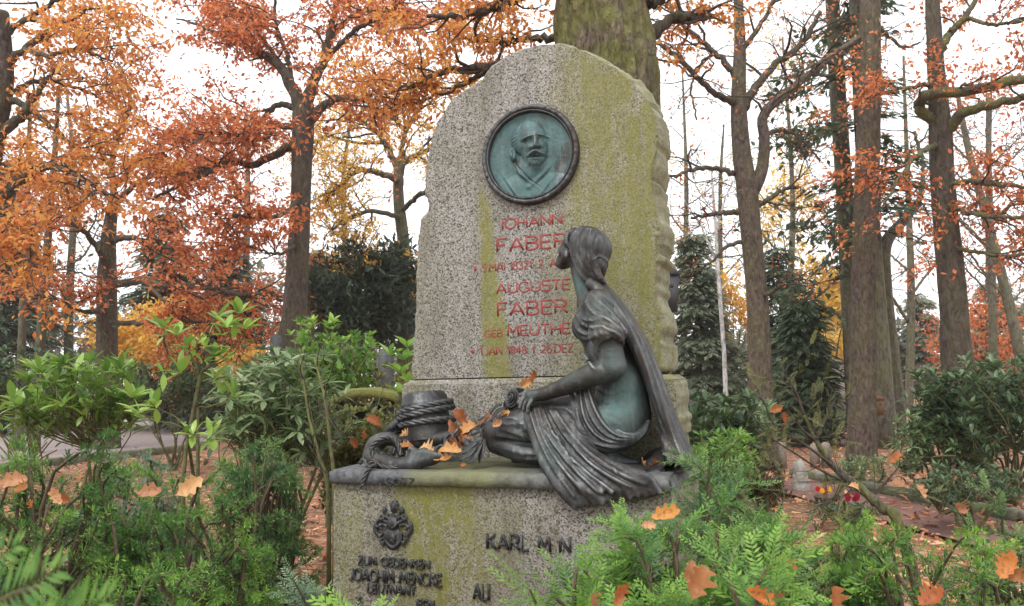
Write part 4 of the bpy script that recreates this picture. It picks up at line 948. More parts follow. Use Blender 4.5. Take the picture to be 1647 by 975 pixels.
def obelisk(px, ptop, w, Y, label):
    b = at(px, ptop, Y); h = b[2]; r = w / 2 * Y / FPX; loc = (b[0], Y, 0)
    root = tag(empty('obelisk_gravestone', loc, .35), label, 'gravestone')
    mb = MB(); mb.lathe([(.001, .1), (r * 1.55, .1), (r * 1.48, h - r * 1.1), (r * 1.30, h - r * .75), (.002, h)], 4); s_ = mb.build('shaft', M['dark_stone'], root, tone=False); s_.rotation_euler.z = math.pi / 4
    mb = MB(); mb.lathe([(.001, 0), (r * 2.3, 0), (r * 2.25, .2), (r * 2.05, .24), (.002, .25)], 4); s_ = mb.build('base', M['dark_stone'], root, tone=False); s_.rotation_euler.z = math.pi / 4
obelisk(619, 558, 24, 10.5, 'dark pointed stone gravestone behind the mossy slab, left of the granite monument')
obelisk(444, 536, 17, 13.5, 'slim dark pointed gravestone beneath the tall oak trunk on the left')
obelisk(1108, 626, 20, 9.5, 'low dark gravestone peeping out just right of the granite monument')
# mossy slab on dark uprights
sl = at(588, 640, 7.6); root = tag(empty('mossy_slab_tomb', (sl[0], sl[1], 0), .12), 'low dark tomb with a mossy leaf-strewn cover slab, left of the monument', 'tomb')
sw = 105 * 7.6 / FPX; zt = sl[2] + .02
V, F = [], []; n1, n2 = 26, 10
for i in range(n1):
    for j in range(n2):
        u_, v_ = i / (n1 - 1) * 2 - 1, j / (n2 - 1) * 2 - 1
        V.append((u_ * sw / 2, v_ * .30, zt + .075 * (1 - u_ * u_) ** .6 - .02 * v_ * v_))
V = np.array(V); V[:, 2] += vnoise(V, 12, 5, 4) * .012; V[:, 1] += vnoise(V, 8, 6, 3) * .02
Vb = V.copy(); Vb[:, 2] -= .07; nn = len(V); i = np.arange(n1 - 1)[:, None] * n2; j = np.arange(n2 - 1)[None]
Q = np.stack([i + j, i + n2 + j, i + n2 + j + 1, i + j + 1], -1).reshape(-1, 4)
rim = list(range(0, n2)) + [k * n2 + n2 - 1 for k in range(1, n1)] + [(n1 - 1) * n2 + k for k in range(n2 - 2, -1, -1)] + [k * n2 for k in range(n1 - 2, 0, -1)]
Rr = np.array([(rim[k], rim[(k + 1) % len(rim)], rim[(k + 1) % len(rim)] + nn, rim[k] + nn) for k in range(len(rim))])
mesh_np('cover_slab', np.vstack([V, Vb]), [Q, Q[:, ::-1] + nn, Rr], M['moss'], root, True)
for x in (-.38, .38, .12): mb = MB(); mb.box((x * sw, 0, zt / 2 - .03), (.07, .34, zt - .04)); mb.build('upright', M['dark_stone'], root, tone=False)
mb = MB(); mb.box((0, .22, zt / 2 - .05), (sw * .82, .05, zt - .08)); mb.build('back_panel', M['dark_stone'], root, tone=False)
for px, pt, pb, w, lab in [(1258, 710, 752, 16, 'short round-topped stone post standing alone, leftmost of the three posts'), (1311, 713, 750, 15, 'short round-topped stone post, left one of the close pair'), (1330, 711, 750, 16, 'short round-topped stone post, right one of the close pair beside the big trunk')]:
    b = G(px, pb); Y = b[1]; h = at(px, pt, Y)[2]; r = w / 2 * Y / FPX; mb = MB()
    mb.lathe([(.001, -.05), (r * 1.02, -.05), (r * 1.0, h - r * 1.3), (r * .92, h - r * .7), (r * .66, h - r * .22), (r * .3, h - r * .03), (.001, h)], 16)
    V = mb.V[0]; V[:, :2] *= (1 + vnoise(V, 14, int(px), 3) * .05)[:, None]
    o_ = tag(mb.build('stone_post', M['post_stone'], None, True, False), lab, 'post', 'stone posts round a grave'); o_.location = (b[0], b[1], 0)
b = G(1289, 792); Y = b[1]; hr = at(1289, 740, Y)[2]; rk = Clay(np.array((-.25, -.25, -.05)), np.array((.25, .25, hr + .1)), .016)
rk.ell((0, 0, hr * .45), (.085, .085, hr * .55), .04); rk.ell((.01, .02, hr * .15), (.11, .10, hr * .3), .05); rk.ell((-.02, 0, hr * .85), (.055, .055, hr * .18), .03)
V, F = rk.mesh(); V = V + unit(V - (0, 0, hr * .4)) * (vnoise(V, 18, 3, 4) * .022)[:, None]
o_ = tag(mesh_np('pale_boulder', V, F, M['pale_rock'], None, False), 'upright pale weathered boulder in front of the stone posts', 'rock'); o_.location = (b[0], b[1], 0)
# flower bowl with pansies
g = NT('clay_pot'); g.set(Base_Color=(.10, .07, .05), Roughness=.85); M['clay_pot'] = g.m
for nm, c in (('petal_red', (.55, .012, .012)), ('petal_yellow', (.85, .48, .02)), ('petal_dark_red', (.28, .01, .03))): g = NT(nm); g.leafy(c, .3); M[nm] = g.m
def flower_bowl(px, py, cols, lab):
    b = G(px, py + 14); root = tag(empty('flower_bowl', (b[0], b[1], 0)), lab, 'flowers'); mb = MB()
    mb.lathe([(.001, 0), (.09, 0), (.13, .10), (.14, .12), (.12, .12), (.11, .09), (.001, .085)], 20); mb.build('bowl', M['clay_pot'], root, True, False)
    gg = np.random.default_rng(int(px))
    for k in range(7):
        a, r = gg.uniform(0, 6.28), gg.uniform(.01, .09); c = np.array((r * math.cos(a), r * math.sin(a), .16 + gg.uniform(0, .05))); mb = MB()
        for q in range(5):
            t = q * 1.257 + gg.uniform(0, .3); ctr = c + np.array((math.cos(t) * .016, -.004, math.sin(t) * .016)); an = np.arange(7) * .8976
            mb.add(ctr + np.stack([np.cos(an) * .015, np.sin(an * 2) * .002 - .003 * q, np.sin(an) * .015], -1), [np.arange(7)[None]])
        mb.tube([(c[0], c[1], .085), c], .002, 4); mb.build('flower', M[cols[k % len(cols)]], root, tone=False)
flower_bowl(1330, 801, ['petal_red', 'petal_yellow', 'petal_red'], 'bright red and yellow pansies in a bowl on the grave')
flower_bowl(1368, 816, ['petal_dark_red'], 'dark red flowers in a bowl nearer the big trunk')
# pale low wall far behind the big trunk; nest box on the oak behind the monument
wl_ = at(1352, 690, 24); mb = MB(); mb.box((0, 0, 1.0), (2.2, .5, 2.0)); mb.box((0, 0, 2.06), (2.4, .62, .12)); o_ = tag(mb.build('pale_tomb_wall', M['post_stone'], None, False, False), 'pale stone tomb wall far behind the big bare trunk', 'tomb'); o_.location = (wl_[0] + .3, 24, -.2)
g = NT('grey_wood'); o = g.obj(); g.set(Base_Color=g.mix(g.noise(g.map(o, (20, 20, 2)), 3, 4), (.030, .030, .034), (.07, .07, .075)), Roughness=.8); M['grey_wood'] = g.m
g = NT('brown_wood'); o = g.obj(); g.set(Base_Color=g.mix(g.noise(g.map(o, (20, 20, 2)), 3, 4), (.11, .055, .025), (.20, .11, .055)), Roughness=.8); M['brown_wood'] = g.m
def nest_box(px0, px1, pt, pb, Y, lab, mat):
    a, b = at(px0, pt, Y), at(px1, pb, Y); w = b[0] - a[0]; h = a[2] - b[2]; root = tag(empty('nest_box', ((a[0] + b[0]) / 2, Y, b[2])), lab, 'nest box')
    mb = MB(); V = np.array([(x * w * (.32 if z == 0 else .5), y * w * .5, z * h * .78) for z in (0, 1) for y in (-1, 1) for x in (-1, 1)]); mb.add(V, np.array([(0, 2, 3, 1), (4, 5, 7, 6), (0, 1, 5, 4), (2, 6, 7, 3), (0, 4, 6, 2), (1, 3, 7, 5)])); mb.build('box', mat, root, tone=False)
    mb = MB(); V = np.array([(-.62 * w, -.62 * w, h * .79), (.62 * w, -.62 * w, h * .79), (.62 * w, .62 * w, h * .79), (-.62 * w, .62 * w, h * .79), (0, -.62 * w, h), (0, .62 * w, h)]); mb.add(V, [np.array([(0, 3, 2, 1), (0, 4, 5, 3), (1, 2, 5, 4)]), np.array([(0, 1, 4), (2, 3, 5)])]); mb.build('roof', mat, root, tone=False)
    mb = MB(); mb.lathe([(.001, 0), (w * .13, 0), (w * .13, .004), (.001, .004)], 14); e = mb.build('entrance_hole', M['joint'], root, tone=False); e.rotation_euler.x = math.pi / 2; e.location = (0, -w * .5 + .002, h * .55)
nest_box(1064, 1092, 428, 502, 6.1, 'dark wooden nest box half hidden behind the right edge of the gravestone', M['grey_wood'])
nest_box(1405, 1421, 636, 668, 14.0, 'small brown wooden box beside the big bare trunk', M['brown_wood'])
# ------------------------------------------------------------------ trees
def bark(name, c0, c1, moss=0.0, sc=1.0, mossc=((.07, .08, .015), (.17, .17, .04)), depth=.03):
    g = NT(name); o = g.obj(); st = g.map(o, (1, 1, .42))
    n = g.noise(st, 16 * sc, 5, .65, 0, 1.2); v = g.vor(st, 13 * sc, 0)
    c = g.mix(g.ramp(n, [(.36, 0.0), (.62, 1.0)]), tuple(q * .7 for q in c0), tuple(q * 1.15 for q in c1))
    c = g.mix(g.ramp(v, [(.05, .7), (.35, 0.0)]), c, tuple(q * .35 for q in c0))
    if moss: c = g.mix(g.math('MULTIPLY', g.ramp(g.noise(o, 2.2 * sc, 5, .65), [(.38, 0.0), (.58, 1.0)]), moss), c, g.mix(g.noise(o, 20, 3), *mossc))
    g.set(Base_Color=c, Roughness=.9); g.bump(g.math('ADD', v, n), depth, 1.0); return g.m
M['bark_oak'] = bark('bark_oak', (.028, .020, .017), (.080, .058, .049), .18)
M['bark_red'] = bark('bark_red', (.040, .027, .022), (.105, .074, .061), .25, 1.1)
M['bark_moss'] = bark('bark_moss', (.055, .042, .028), (.17, .13, .085), .95, 1.6, ((.075, .08, .014), (.21, .20, .05)), .05)
M['bark_grey'] = bark('bark_grey', (.055, .047, .036), (.12, .105, .082), .35, .7)
M['bark_branch_moss'] = bark('bark_branch_moss', (.06, .05, .035), (.13, .11, .08), .9, 2.0)
M['bark_birch'] = bark('bark_birch', (.26, .25, .24), (.50, .49, .48), 0, .6)
M['twig'] = bark('twig', (.030, .021, .016), (.065, .047, .037), .1, 3.0, depth=.006)
def leaf_mat(name, cols, trans=.45, rough=.55, var=None):
    g = NT(name); f = g.island(); c = g.ramp(f, cols)
    t = g.attr('tone'); c = g.mix(g.math('MULTIPLY', t, 1.0), c, var or cols[-1][1]) if var else c
    g.leafy(c, trans, rough); return g.m
M['leaf_rust'] = leaf_mat('leaf_rust', [(0, (.24, .070, .030)), (.25, (.46, .130, .050)), (.55, (.62, .20, .075)), (.85, (.72, .28, .11)), (1, (.74, .35, .14))], .55)
M['leaf_orange'] = leaf_mat('leaf_orange', [(0, (.38, .12, .040)), (.3, (.58, .21, .06)), (.65, (.68, .30, .085)), (1, (.72, .42, .11))], .55)
M['leaf_gold'] = leaf_mat('leaf_gold', [(0, (.50, .22, .05)), (.35, (.70, .38, .07)), (.7, (.78, .50, .10)), (1, (.64, .52, .12))], .55)
M['leaf_yellow'] = leaf_mat('leaf_yellow', [(0, (.66, .42, .07)), (.5, (.78, .55, .12)), (1, (.82, .64, .22))], .5)
M['leaf_conifer'] = leaf_mat('leaf_conifer', [(0, (.045, .075, .040)), (.5, (.080, .122, .066)), (1, (.13, .175, .10))], .35)
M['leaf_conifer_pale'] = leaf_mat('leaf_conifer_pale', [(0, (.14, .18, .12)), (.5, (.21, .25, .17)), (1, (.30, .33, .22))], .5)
M['leaf_dark'] = leaf_mat('leaf_dark', [(0, (.030, .054, .036)), (.5, (.054, .086, .058)), (1, (.092, .126, .085))], .35)
KITE = np.array([(0, 0, 0), (.42, .26, .06), (1, 0, -.05), (.42, -.26, .06)]); KF = np.array([(0, 2, 1), (0, 3, 2)])
NEED = np.array([(0, 0, 0), (.35, .10, .0), (1, 0, -.06), (.35, -.10, .0)])
SPR2 = np.array([(0, 0, 0), (.30, .20, .02), (.34, .05, .02), (.70, .13, 0), (1, 0, -.08), (.70, -.13, 0), (.34, -.05, .02), (.30, -.20, .02)])
SF2 = np.array([(0, 2, 1), (0, 7, 6), (2, 4, 3), (6, 5, 4), (0, 6, 2)])
SPRAY = np.array([(0, 0, 0), (.25, .16, .02), (.30, .05, .02), (.62, .13, 0), (.60, .03, 0), (1, 0, -.08), (.60, -.03, 0), (.62, -.13, 0), (.30, -.05, .02), (.25, -.16, .02)])
SF = np.array([(0, 2, 1), (0, 8, 2), (0, 9, 8), (2, 4, 3), (2, 8, 6), (2, 6, 4), (8, 7, 6), (4, 6, 5)])

def LM(Y, pts, wk=1.0):
    """limb traced in the picture at distance Y: (px, py, width px[, depth offset])"""
    P = np.array([at(q[0], q[1], Y + (q[3] if len(q) > 3 else 0)) for q in pts]); R_ = np.array([q[2] / 2 * Y / FPX * wk for q in pts]); return P, R_
def wander(g, p, d, Ln, m, wig, up=0.0, flat=0.0):
    out = [p]; st = Ln / m
    for _ in range(m):
        d = d + g.normal(size=3) * wig; d[2] = d[2] * (1 - flat) + up; d = d / np.linalg.norm(d); p = p + d * st; out.append(p)
    return np.array(out)
def grow(g, mb, limbs, n1, l1, n2, l2, nl, spread, r_twig=.006, t0=.25, up=.03, k1=4, k2=3):
    """branches and twigs on the limbs; returns leaf anchors and directions"""
    A, D = [], []
    for P, R_ in limbs:
        ln = np.linalg.norm(np.diff(P, axis=0), axis=1).sum(); Q = catmull(P, 24); QR = np.interp(np.linspace(0, 1, 24), np.linspace(0, 1, len(R_)), R_); T = unit(np.gradient(Q, axis=0))
        for _ in range(max(1, int(n1 * ln))):
            t = g.uniform(t0, 1) ** .8; i = min(23, int(t * 23)); d = unit(T[i] * .7 + unit(g.normal(size=3)) * np.array((1, 1, .6)) * .9 + np.array((0, 0, up * 4)))
            L1 = l1 * g.uniform(.5, 1.2); B = wander(g, Q[i], d, L1, 6, .30, up, .12); r0 = min(QR[i] * .55, .010 + L1 * .014)
            mb.tube(B, np.linspace(r0, r_twig * 1.1, 7), k1, False)
            for _ in range(n2):
                j = g.integers(1, 7); d2 = unit((B[j] - B[j - 1]) / (np.linalg.norm(B[j] - B[j - 1]) + 1e-9) * .8 + unit(g.normal(size=3)) * np.array((1, 1, .55)))
                W = wander(g, B[j], d2, l2 * g.uniform(.5, 1.3), 4, .35, up * .5, .15); mb.tube(W, np.linspace(r_twig, r_twig * .35, 5), k2, False)
                m = g.poisson(nl)
                if m:
                    s_ = g.uniform(.15, 1.05, m) * 4; i0 = np.minimum(s_.astype(int), 3); f = (s_ - i0)[:, None]
                    A.append(W[i0] * (1 - f) + W[i0 + 1] * f + g.normal(size=(m, 3)) * spread * np.array((1, 1, .6))); D.append(np.repeat((W[-1] - W[0])[None], m, 0))
    return (np.concatenate(A), np.concatenate(D)) if A else (np.zeros((0, 3)), np.zeros((0, 3)))
def leaf_cloud(g, A, D, size, name, mat, parent, tv=KITE, tf=KF, droop=.3, tilt=.8):
    n = len(A); X = unit(unit(D) * .5 + rnd_dirs(n, g) * .9 + np.array((0, 0, -droop))); up = unit(np.array((0, 0, 1.0)) + rnd_dirs(n, g) * tilt)
    V, F, t = scatter(tv, tf, A, frames(X, up), size * g.uniform(.65, 1.3, n), g.uniform(0, 1, n)); return mesh_np(name, V, F, mat, parent, False, {'tone': t})
def trunk_tube(mb, P, R_, n=40, k=18, lump=.06, seed=1, flare=0.0, ridge=0.0):
    Q = catmull(P, n); R2 = np.interp(np.linspace(0, 1, n), np.linspace(0, 1, len(R_)), R_)
    a = np.arange(k) * 2 * math.pi / k; s_ = np.linspace(0, np.linalg.norm(np.diff(P, axis=0), axis=1).sum(), n)
    P3 = np.stack([np.cos(a)[None] * np.ones((n, 1)), np.sin(a)[None] * np.ones((n, 1)), s_[:, None] * np.ones((1, k)) * .8], -1).reshape(-1, 3)
    prof = 1 + lump * vnoise(P3, 2.2, seed, 4).reshape(n, k)
    if ridge:                                             # furrowed bark: long plates between deep grooves
        q = k / 9.0; Pr = P3 * np.array((1, 1, .26)); f = vnoise(Pr, q * .75, seed + 3, 2).reshape(n, k); f2 = vnoise(P3 * np.array((1, 1, .9)), q, seed + 4, 2).reshape(n, k)
        prof = prof + ridge * (np.minimum(np.abs(f) * 2.6, 1.0) - .6) + ridge * .3 * f2
    if flare: prof = prof * (1 + flare * np.exp(-s_ / .45)[:, None] * (1 + .35 * np.cos(a * 5)[None]))
    mb.tube(Q, R2, k, True, 0.0, prof)
def tree(name, label, Y, trunk, limbs, barkm, leafm=None, lsize=.12, n1=2.0, l1=1.3, n2=6, l2=.6, nl=7, spread=.10, seed=1, group=None, lump=.06, flare=.25, extra=(), t0=.25, limbm=None, wk=1.0, ridge=.06, res=(110, 48)):
    g = np.random.default_rng(seed); P, R_ = LM(Y, trunk, wk)
    base = P[0].copy(); base[2] = min(0, base[2])
    if P[0][2] > .05: P = np.vstack([[P[0][0] + (P[0][0] - P[1][0]) * .0, P[0][1], -.1], P]); R_ = np.r_[R_[0] * 1.12, R_]
    root = tag(empty(name, (0, 0, 0)), label, 'tree', group); root.location = (base[0], base[1], 0); off = np.array((base[0], base[1], 0.0))
    mb = MB(); trunk_tube(mb, P - off, R_, res[0], res[1], lump, seed, flare, ridge); mb.build('trunk', barkm, root, True, False)
    lb = [LM(Y, q, wk) for q in limbs]
    if lb:
        mb = MB()
        for P2, R2 in lb: Q = catmull(P2 - off, 26); mb.tube(Q + g.normal(size=Q.shape) * .012, np.interp(np.linspace(0, 1, 26), np.linspace(0, 1, len(R2)), R2), 9, True)
        mb.build('limbs', limbm or barkm, root, True, False)
        mb = MB(); A, D = grow(g, mb, [(P2 - off, R2) for P2, R2 in lb] + [(q[0] - off, q[1]) for q in extra], n1, l1, n2, l2, nl, spread, t0=t0, r_twig=.0045 * Y / 13)
        mb.build('branches', M['twig'], root, True, False)['kind'] = 'stuff'
        if leafm is not None and len(A): leaf_cloud(g, A, D, lsize, 'crown', leafm, root)
    return root
OAKS = 'autumn oaks around the grave'
tree('oak_tree', 'tall rust-leaved oak with a dark straight trunk, left of the monument', 15, [(470, 560, 46), (474, 500, 38), (480, 400, 34), (484, 300, 32), (486, 230, 34), (488, 185, 36), (490, 165, 28)],
     [[(488, 185, 26), (470, 140, 20), (452, 108, 17), (425, 88, 13), (385, 70, 10), (330, 45, 6, .5), (285, 30, 3, 1)], [(490, 175, 24), (505, 132, 18), (520, 95, 15), (530, 55, 12), (540, 5, 9), (555, -60, 6)],
      [(492, 200, 20), (520, 172, 15), (545, 160, 13), (582, 160, 10, -.5), (612, 178, 7, -1), (650, 205, 4, -1.5)], [(482, 205, 13), (445, 203, 10), (424, 224, 9), (385, 220, 7, -.5), (350, 212, 6, -1), (300, 236, 4, -1.5)],
      [(480, 232, 17), (440, 250, 13), (402, 266, 12), (372, 257, 10, -.5), (340, 275, 8, -1), (292, 296, 6, -1.5), (245, 322, 3, -2)], [(486, 178, 13), (452, 168, 10), (428, 186, 8), (412, 222, 6), (395, 250, 4)],
      [(470, 140, 10), (462, 90, 8), (445, 40, 6), (440, -30, 4)], [(520, 100, 10), (560, 60, 8, -1), (600, 30, 6, -1.5), (650, 0, 4, -2)], [(452, 108, 9), (420, 60, 7, .8), (380, 20, 5, 1.2), (340, -30, 3, 1.5)],
      [(530, 60, 9), (580, 20, 7, 1), (640, 20, 5, 1.5), (700, 40, 4, 2)], [(484, 320, 9), (455, 345, 7, -1), (420, 350, 6, -1.5), (370, 345, 4, -2)], [(482, 390, 6), (450, 408, 4, -1), (410, 400, 3, -1.5)]],
     M['bark_oak'], M['leaf_rust'], .105, 3.8, 1.3, 9, .6, 17, .065, 5, OAKS)
tree('oak_tree', 'rust-leaved oak with low spreading boughs further back on the left', 20, [(172, 640, 34), (172, 540, 32), (172, 440, 28), (176, 370, 22), (184, 320, 16)],
     [[(176, 460, 14), (225, 452, 12, -1), (270, 462, 11, -1.5), (330, 462, 9, -2), (385, 474, 7, -2), (440, 470, 4, -2)], [(172, 430, 12), (152, 390, 9, -1), (120, 360, 7, -2), (80, 340, 4, -2)], [(182, 385, 11), (215, 384, 9, -1), (245, 398, 6, -1), (290, 400, 4, -1)],
      [(184, 320, 12), (180, 270, 10), (190, 220, 8), (210, 160, 6), (190, 100, 4)], [(182, 330, 10), (230, 290, 8, -1), (290, 270, 6, -1.5), (350, 290, 4, -2)], [(172, 500, 9), (130, 500, 7, -1), (90, 480, 5, -1.5), (40, 480, 3, -2)],
      [(176, 520, 9), (230, 520, 7, -1), (290, 515, 5, -2), (350, 520, 3, -2)], [(180, 350, 9), (140, 310, 7, -1), (90, 290, 5, -1), (40, 280, 3, -1)], [(240, 460, 7, -1.5), (270, 490, 5, -2), (310, 520, 3, -2)], [(186, 300, 9), (240, 240, 7, -1), (300, 220, 5, -1), (350, 240, 3, -1)]],
     M['bark_red'], M['leaf_rust'], .125, 3.2, 1.7, 9, .85, 15, .09, 6, OAKS)
tree('oak_tree', 'orange and gold oak reaching in from the left edge of the picture', 11, [(-60, 760, 60), (-50, 500, 54), (-30, 300, 48), (-10, 200, 40), (5, 120, 32), (0, 20, 26)],
     [[(-35, 335, 22), (10, 312, 19), (36, 285, 17), (70, 268, 14), (112, 276, 9, -.5), (152, 298, 6, -1), (190, 320, 3, -1)], [(-15, 225, 20), (25, 195, 16), (45, 175, 14), (60, 150, 10), (90, 110, 6)], [(-10, 160, 16), (30, 165, 12), (70, 195, 9), (115, 230, 6), (150, 260, 3)],
      [(0, 120, 14), (50, 70, 11), (100, 40, 8), (150, 10, 5)], [(0, 60, 12), (60, 20, 9), (130, -20, 6)], [(10, 150, 11), (70, 130, 8, .8), (120, 140, 6, 1), (170, 160, 3, 1)], [(-10, 250, 12), (-20, 330, 8, -1), (20, 380, 6, -1.5), (60, 430, 3, -2)], [(40, 80, 9), (80, 90, 7, -.8), (130, 80, 5, -1), (180, 100, 3, -1)]],
     M['bark_oak'], M['leaf_orange'], .086, 4.2, 1.05, 9, .5, 16, .05, 7, OAKS)
tree('oak_tree', 'huge mossy oak trunk rising directly behind the gravestone', 6.4, [(985, 760, 205), (982, 600, 190), (980, 420, 172), (978, 250, 164), (975, 120, 160), (968, 20, 150), (965, -80, 142)],
     [[(1035, 60, 34), (1062, 45, 20), (1095, 25, 15), (1125, 30, 10, .3), (1160, 20, 6, .5)], [(930, 150, 30, .3), (860, 118, 22, .4), (795, 106, 17, .5), (730, 112, 12, .6), (680, 128, 8, .7), (630, 150, 4, .8)], [(920, -40, 40), (860, -20, 28), (800, 10, 18), (750, 25, 12), (690, 30, 6)],
      [(900, 60, 16, .4), (850, 62, 12, .6), (800, 70, 9, .8), (740, 60, 5, 1)], [(795, 106, 9, .5), (750, 135, 7, .6), (690, 160, 5, .8), (620, 175, 3, 1)], [(1040, 10, 20), (1080, -15, 14), (1140, -30, 9)]],
     M['bark_moss'], M['leaf_orange'], .060, 8.0, .7, 8, .36, 12, .035, 8, OAKS, .10, .12, limbm=M['bark_oak'], ridge=.10, res=(240, 150))
tree('oak_tree', 'golden-leaved oak in the gap between rusty oak and gravestone', 20, [(652, 560, 26), (654, 480, 24), (650, 400, 20), (642, 330, 18), (640, 270, 15)],
     [[(642, 300, 13), (650, 262, 11), (690, 240, 8), (720, 200, 5)], [(642, 290, 12), (615, 280, 10, -1), (580, 275, 8, -1.5), (545, 300, 5, -2), (520, 330, 3, -2)], [(640, 275, 12), (620, 230, 9), (590, 200, 7), (560, 190, 4)], [(645, 350, 9), (600, 340, 7, -1), (560, 352, 5, -1.5), (530, 372, 3, -2)],
      [(640, 270, 11), (650, 220, 8), (670, 180, 6), (690, 140, 4)], [(646, 340, 9), (680, 310, 7, -1), (720, 300, 4, -1)], [(650, 400, 7), (620, 420, 5, -1), (570, 440, 3, -1)], [(620, 230, 7), (570, 230, 5, 1), (520, 220, 4, 1), (500, 260, 3, 1)]],
     M['bark_grey'], M['leaf_gold'], .105, 4.0, 1.6, 8, .8, 16, .085, 9, OAKS)
tree('oak_tree', 'nearly bare forked tree with a few orange leaves, right of the gravestone', 13, [(1224, 665, 40), (1222, 600, 36), (1218, 480, 33), (1208, 370, 33), (1202, 310, 34), (1192, 240, 28), (1188, 160, 24), (1190, 70, 19), (1186, -30, 15)],
     [[(1208, 310, 26), (1226, 270, 20), (1230, 230, 18), (1226, 195, 17), (1240, 168, 16), (1270, 145, 14, .4), (1320, 105, 11, .8), (1375, 62, 8, 1)], [(1196, 175, 16), (1216, 140, 14), (1250, 100, 11), (1290, 70, 10), (1320, 20, 7)], [(1188, 130, 14), (1172, 105, 11), (1150, 85, 10), (1120, 60, 8), (1085, 25, 6), (1070, -20, 4)],
      [(1182, 165, 13), (1150, 150, 10, -.5), (1118, 120, 9, -.8), (1085, 88, 8, -1), (1060, 70, 6, -1)], [(1196, 340, 11), (1172, 342, 9), (1142, 345, 7), (1110, 352, 4)], [(1182, 278, 10), (1150, 272, 8), (1115, 272, 7, -.4), (1085, 286, 4, -.6)], [(1206, 335, 11), (1232, 325, 9), (1260, 305, 7), (1285, 300, 4)],
      [(1188, 90, 12), (1205, 65, 9), (1235, 20, 7), (1250, -20, 5)], [(1202, 385, 8), (1165, 400, 6), (1140, 425, 4), (1110, 440, 3)], [(1230, 215, 8), (1262, 210, 6, .5), (1290, 225, 5, .6), (1320, 260, 3, .8)], [(1150, 85, 7), (1130, 100, 5), (1112, 140, 4), (1120, 190, 3)], [(1216, 480, 7), (1250, 465, 5, -.4), (1262, 440, 4, -.5)]],
     M['bark_red'], M['leaf_rust'], .075, 4.2, 1.2, 9, .6, 1.8, .06, 10, OAKS)
tree('bare_trunk_tree', 'thick straight bare trunk with ridged reddish bark, right of centre', 12.5, [(1386, 760, 58), (1387, 640, 50), (1388, 500, 48), (1392, 350, 45), (1397, 200, 43), (1399, 80, 41), (1399, -60, 38)],
     [[(1384, 60, 9), (1350, 80, 7, -.5), (1300, 110, 5, -.8), (1250, 130, 3, -1)], [(1398, 20, 10), (1420, 50, 8), (1450, 75, 6), (1480, 70, 4)]], M['bark_red'], M['leaf_rust'], .10, 2.0, .8, 4, .4, 2.0, .08, 11, 'bare trunks on the right', .05, .16, ridge=.085, res=(220, 84), wk=.80)
tree('slim_trunk_tree', 'slim mossy grey trunk just left of the thick straight one', 16.5, [(1374, 680, 24), (1366, 480, 25), (1357, 300, 26), (1346, 120, 25), (1336, -40, 20)], [[(1352, 200, 7), (1320, 215, 5, -1), (1280, 240, 3, -1.5)], [(1347, 130, 7), (1310, 120, 5, -1), (1270, 140, 3, -1.5)], [(1358, 320, 6), (1330, 345, 4, -1), (1290, 372, 2, -1.5)], [(1364, 430, 6), (1335, 460, 4, -1), (1300, 490, 2, -1.5)]],
     M['bark_grey'], M['leaf_conifer'], .16, 4.0, .9, 7, .5, 5, .04, 15, 'bare trunks on the right', res=(120, 36))
tree('leaning_trunk_tree', 'grey leaning trunk half hidden behind the thick straight one', 17, [(1444, 700, 27), (1440, 640, 26), (1431, 550, 24), (1423, 460, 22), (1424, 395, 20), (1450, 358, 16), (1478, 325, 13)],
     [[(1420, 420, 12), (1410, 360, 9), (1415, 300, 7), (1430, 240, 4)], [(1478, 325, 10), (1485, 270, 7), (1470, 210, 5)]], M['bark_grey'], M['leaf_rust'], .12, 2.2, 1.1, 5, .5, 2.5, .1, 12, 'bare trunks on the right', res=(100, 40))
tree('oak_tree', 'knobbly dark oak with mossy boughs and rusty leaves at the right edge', 12, [(1552, 660, 50), (1543, 600, 45), (1534, 500, 41), (1526, 400, 38), (1516, 300, 35), (1511, 200, 33), (1505, 100, 26), (1500, 0, 22), (1500, -80, 16)],
     [[(1505, 195, 20), (1482, 180, 17), (1478, 165, 17), (1500, 150, 18, -.5), (1560, 146, 16, -.8), (1620, 132, 15, -1), (1700, 120, 12, -1)], [(1520, 215, 20), (1550, 182, 17, -.3), (1600, 168, 14, -.5), (1660, 158, 11, -.6), (1720, 160, 6, -.8)], [(1512, 80, 14), (1530, 52, 12), (1552, 28, 10), (1580, -20, 7)],
      [(1522, 300, 9), (1560, 292, 8, -.5), (1610, 298, 7, -.8), (1680, 300, 4, -1)], [(1524, 330, 8), (1570, 345, 7, -.8), (1620, 350, 6, -1), (1690, 352, 4, -1)], [(1508, 230, 10), (1475, 250, 8, -.5), (1445, 290, 6, -.8), (1420, 330, 3, -1)], [(1504, 130, 9), (1470, 140, 7), (1430, 150, 5), (1390, 160, 3)],
      [(1552, 28, 7), (1600, 40, 6, -.5), (1660, 30, 4, -.8)], [(1526, 400, 7), (1570, 405, 6, -.5), (1630, 412, 5, -.8), (1690, 400, 3, -1)]],
     M['bark_oak'], M['leaf_rust'], .085, 3.9, 1.2, 8, .6, 15, .055, 13, OAKS, .14, .3, limbm=M['bark_branch_moss'])
tree('birch_tree', 'slender white birch stem behind the forked tree', 21, [(1168, 650, 8), (1164, 560, 7), (1156, 450, 6), (1150, 350, 4.5), (1144, 270, 3)],
     [[(1156, 430, 4), (1130, 370, 3), (1100, 320, 2)], [(1152, 370, 4), (1170, 310, 3), (1195, 270, 2)], [(1150, 340, 3), (1120, 300, 2), (1110, 250, 1.5)], [(1158, 470, 3), (1190, 430, 2), (1210, 400, 1.5)]], M['bark_birch'], M['leaf_yellow'], .10, 2.5, 1.4, 5, .8, 1.0, .1, 14, res=(60, 14))
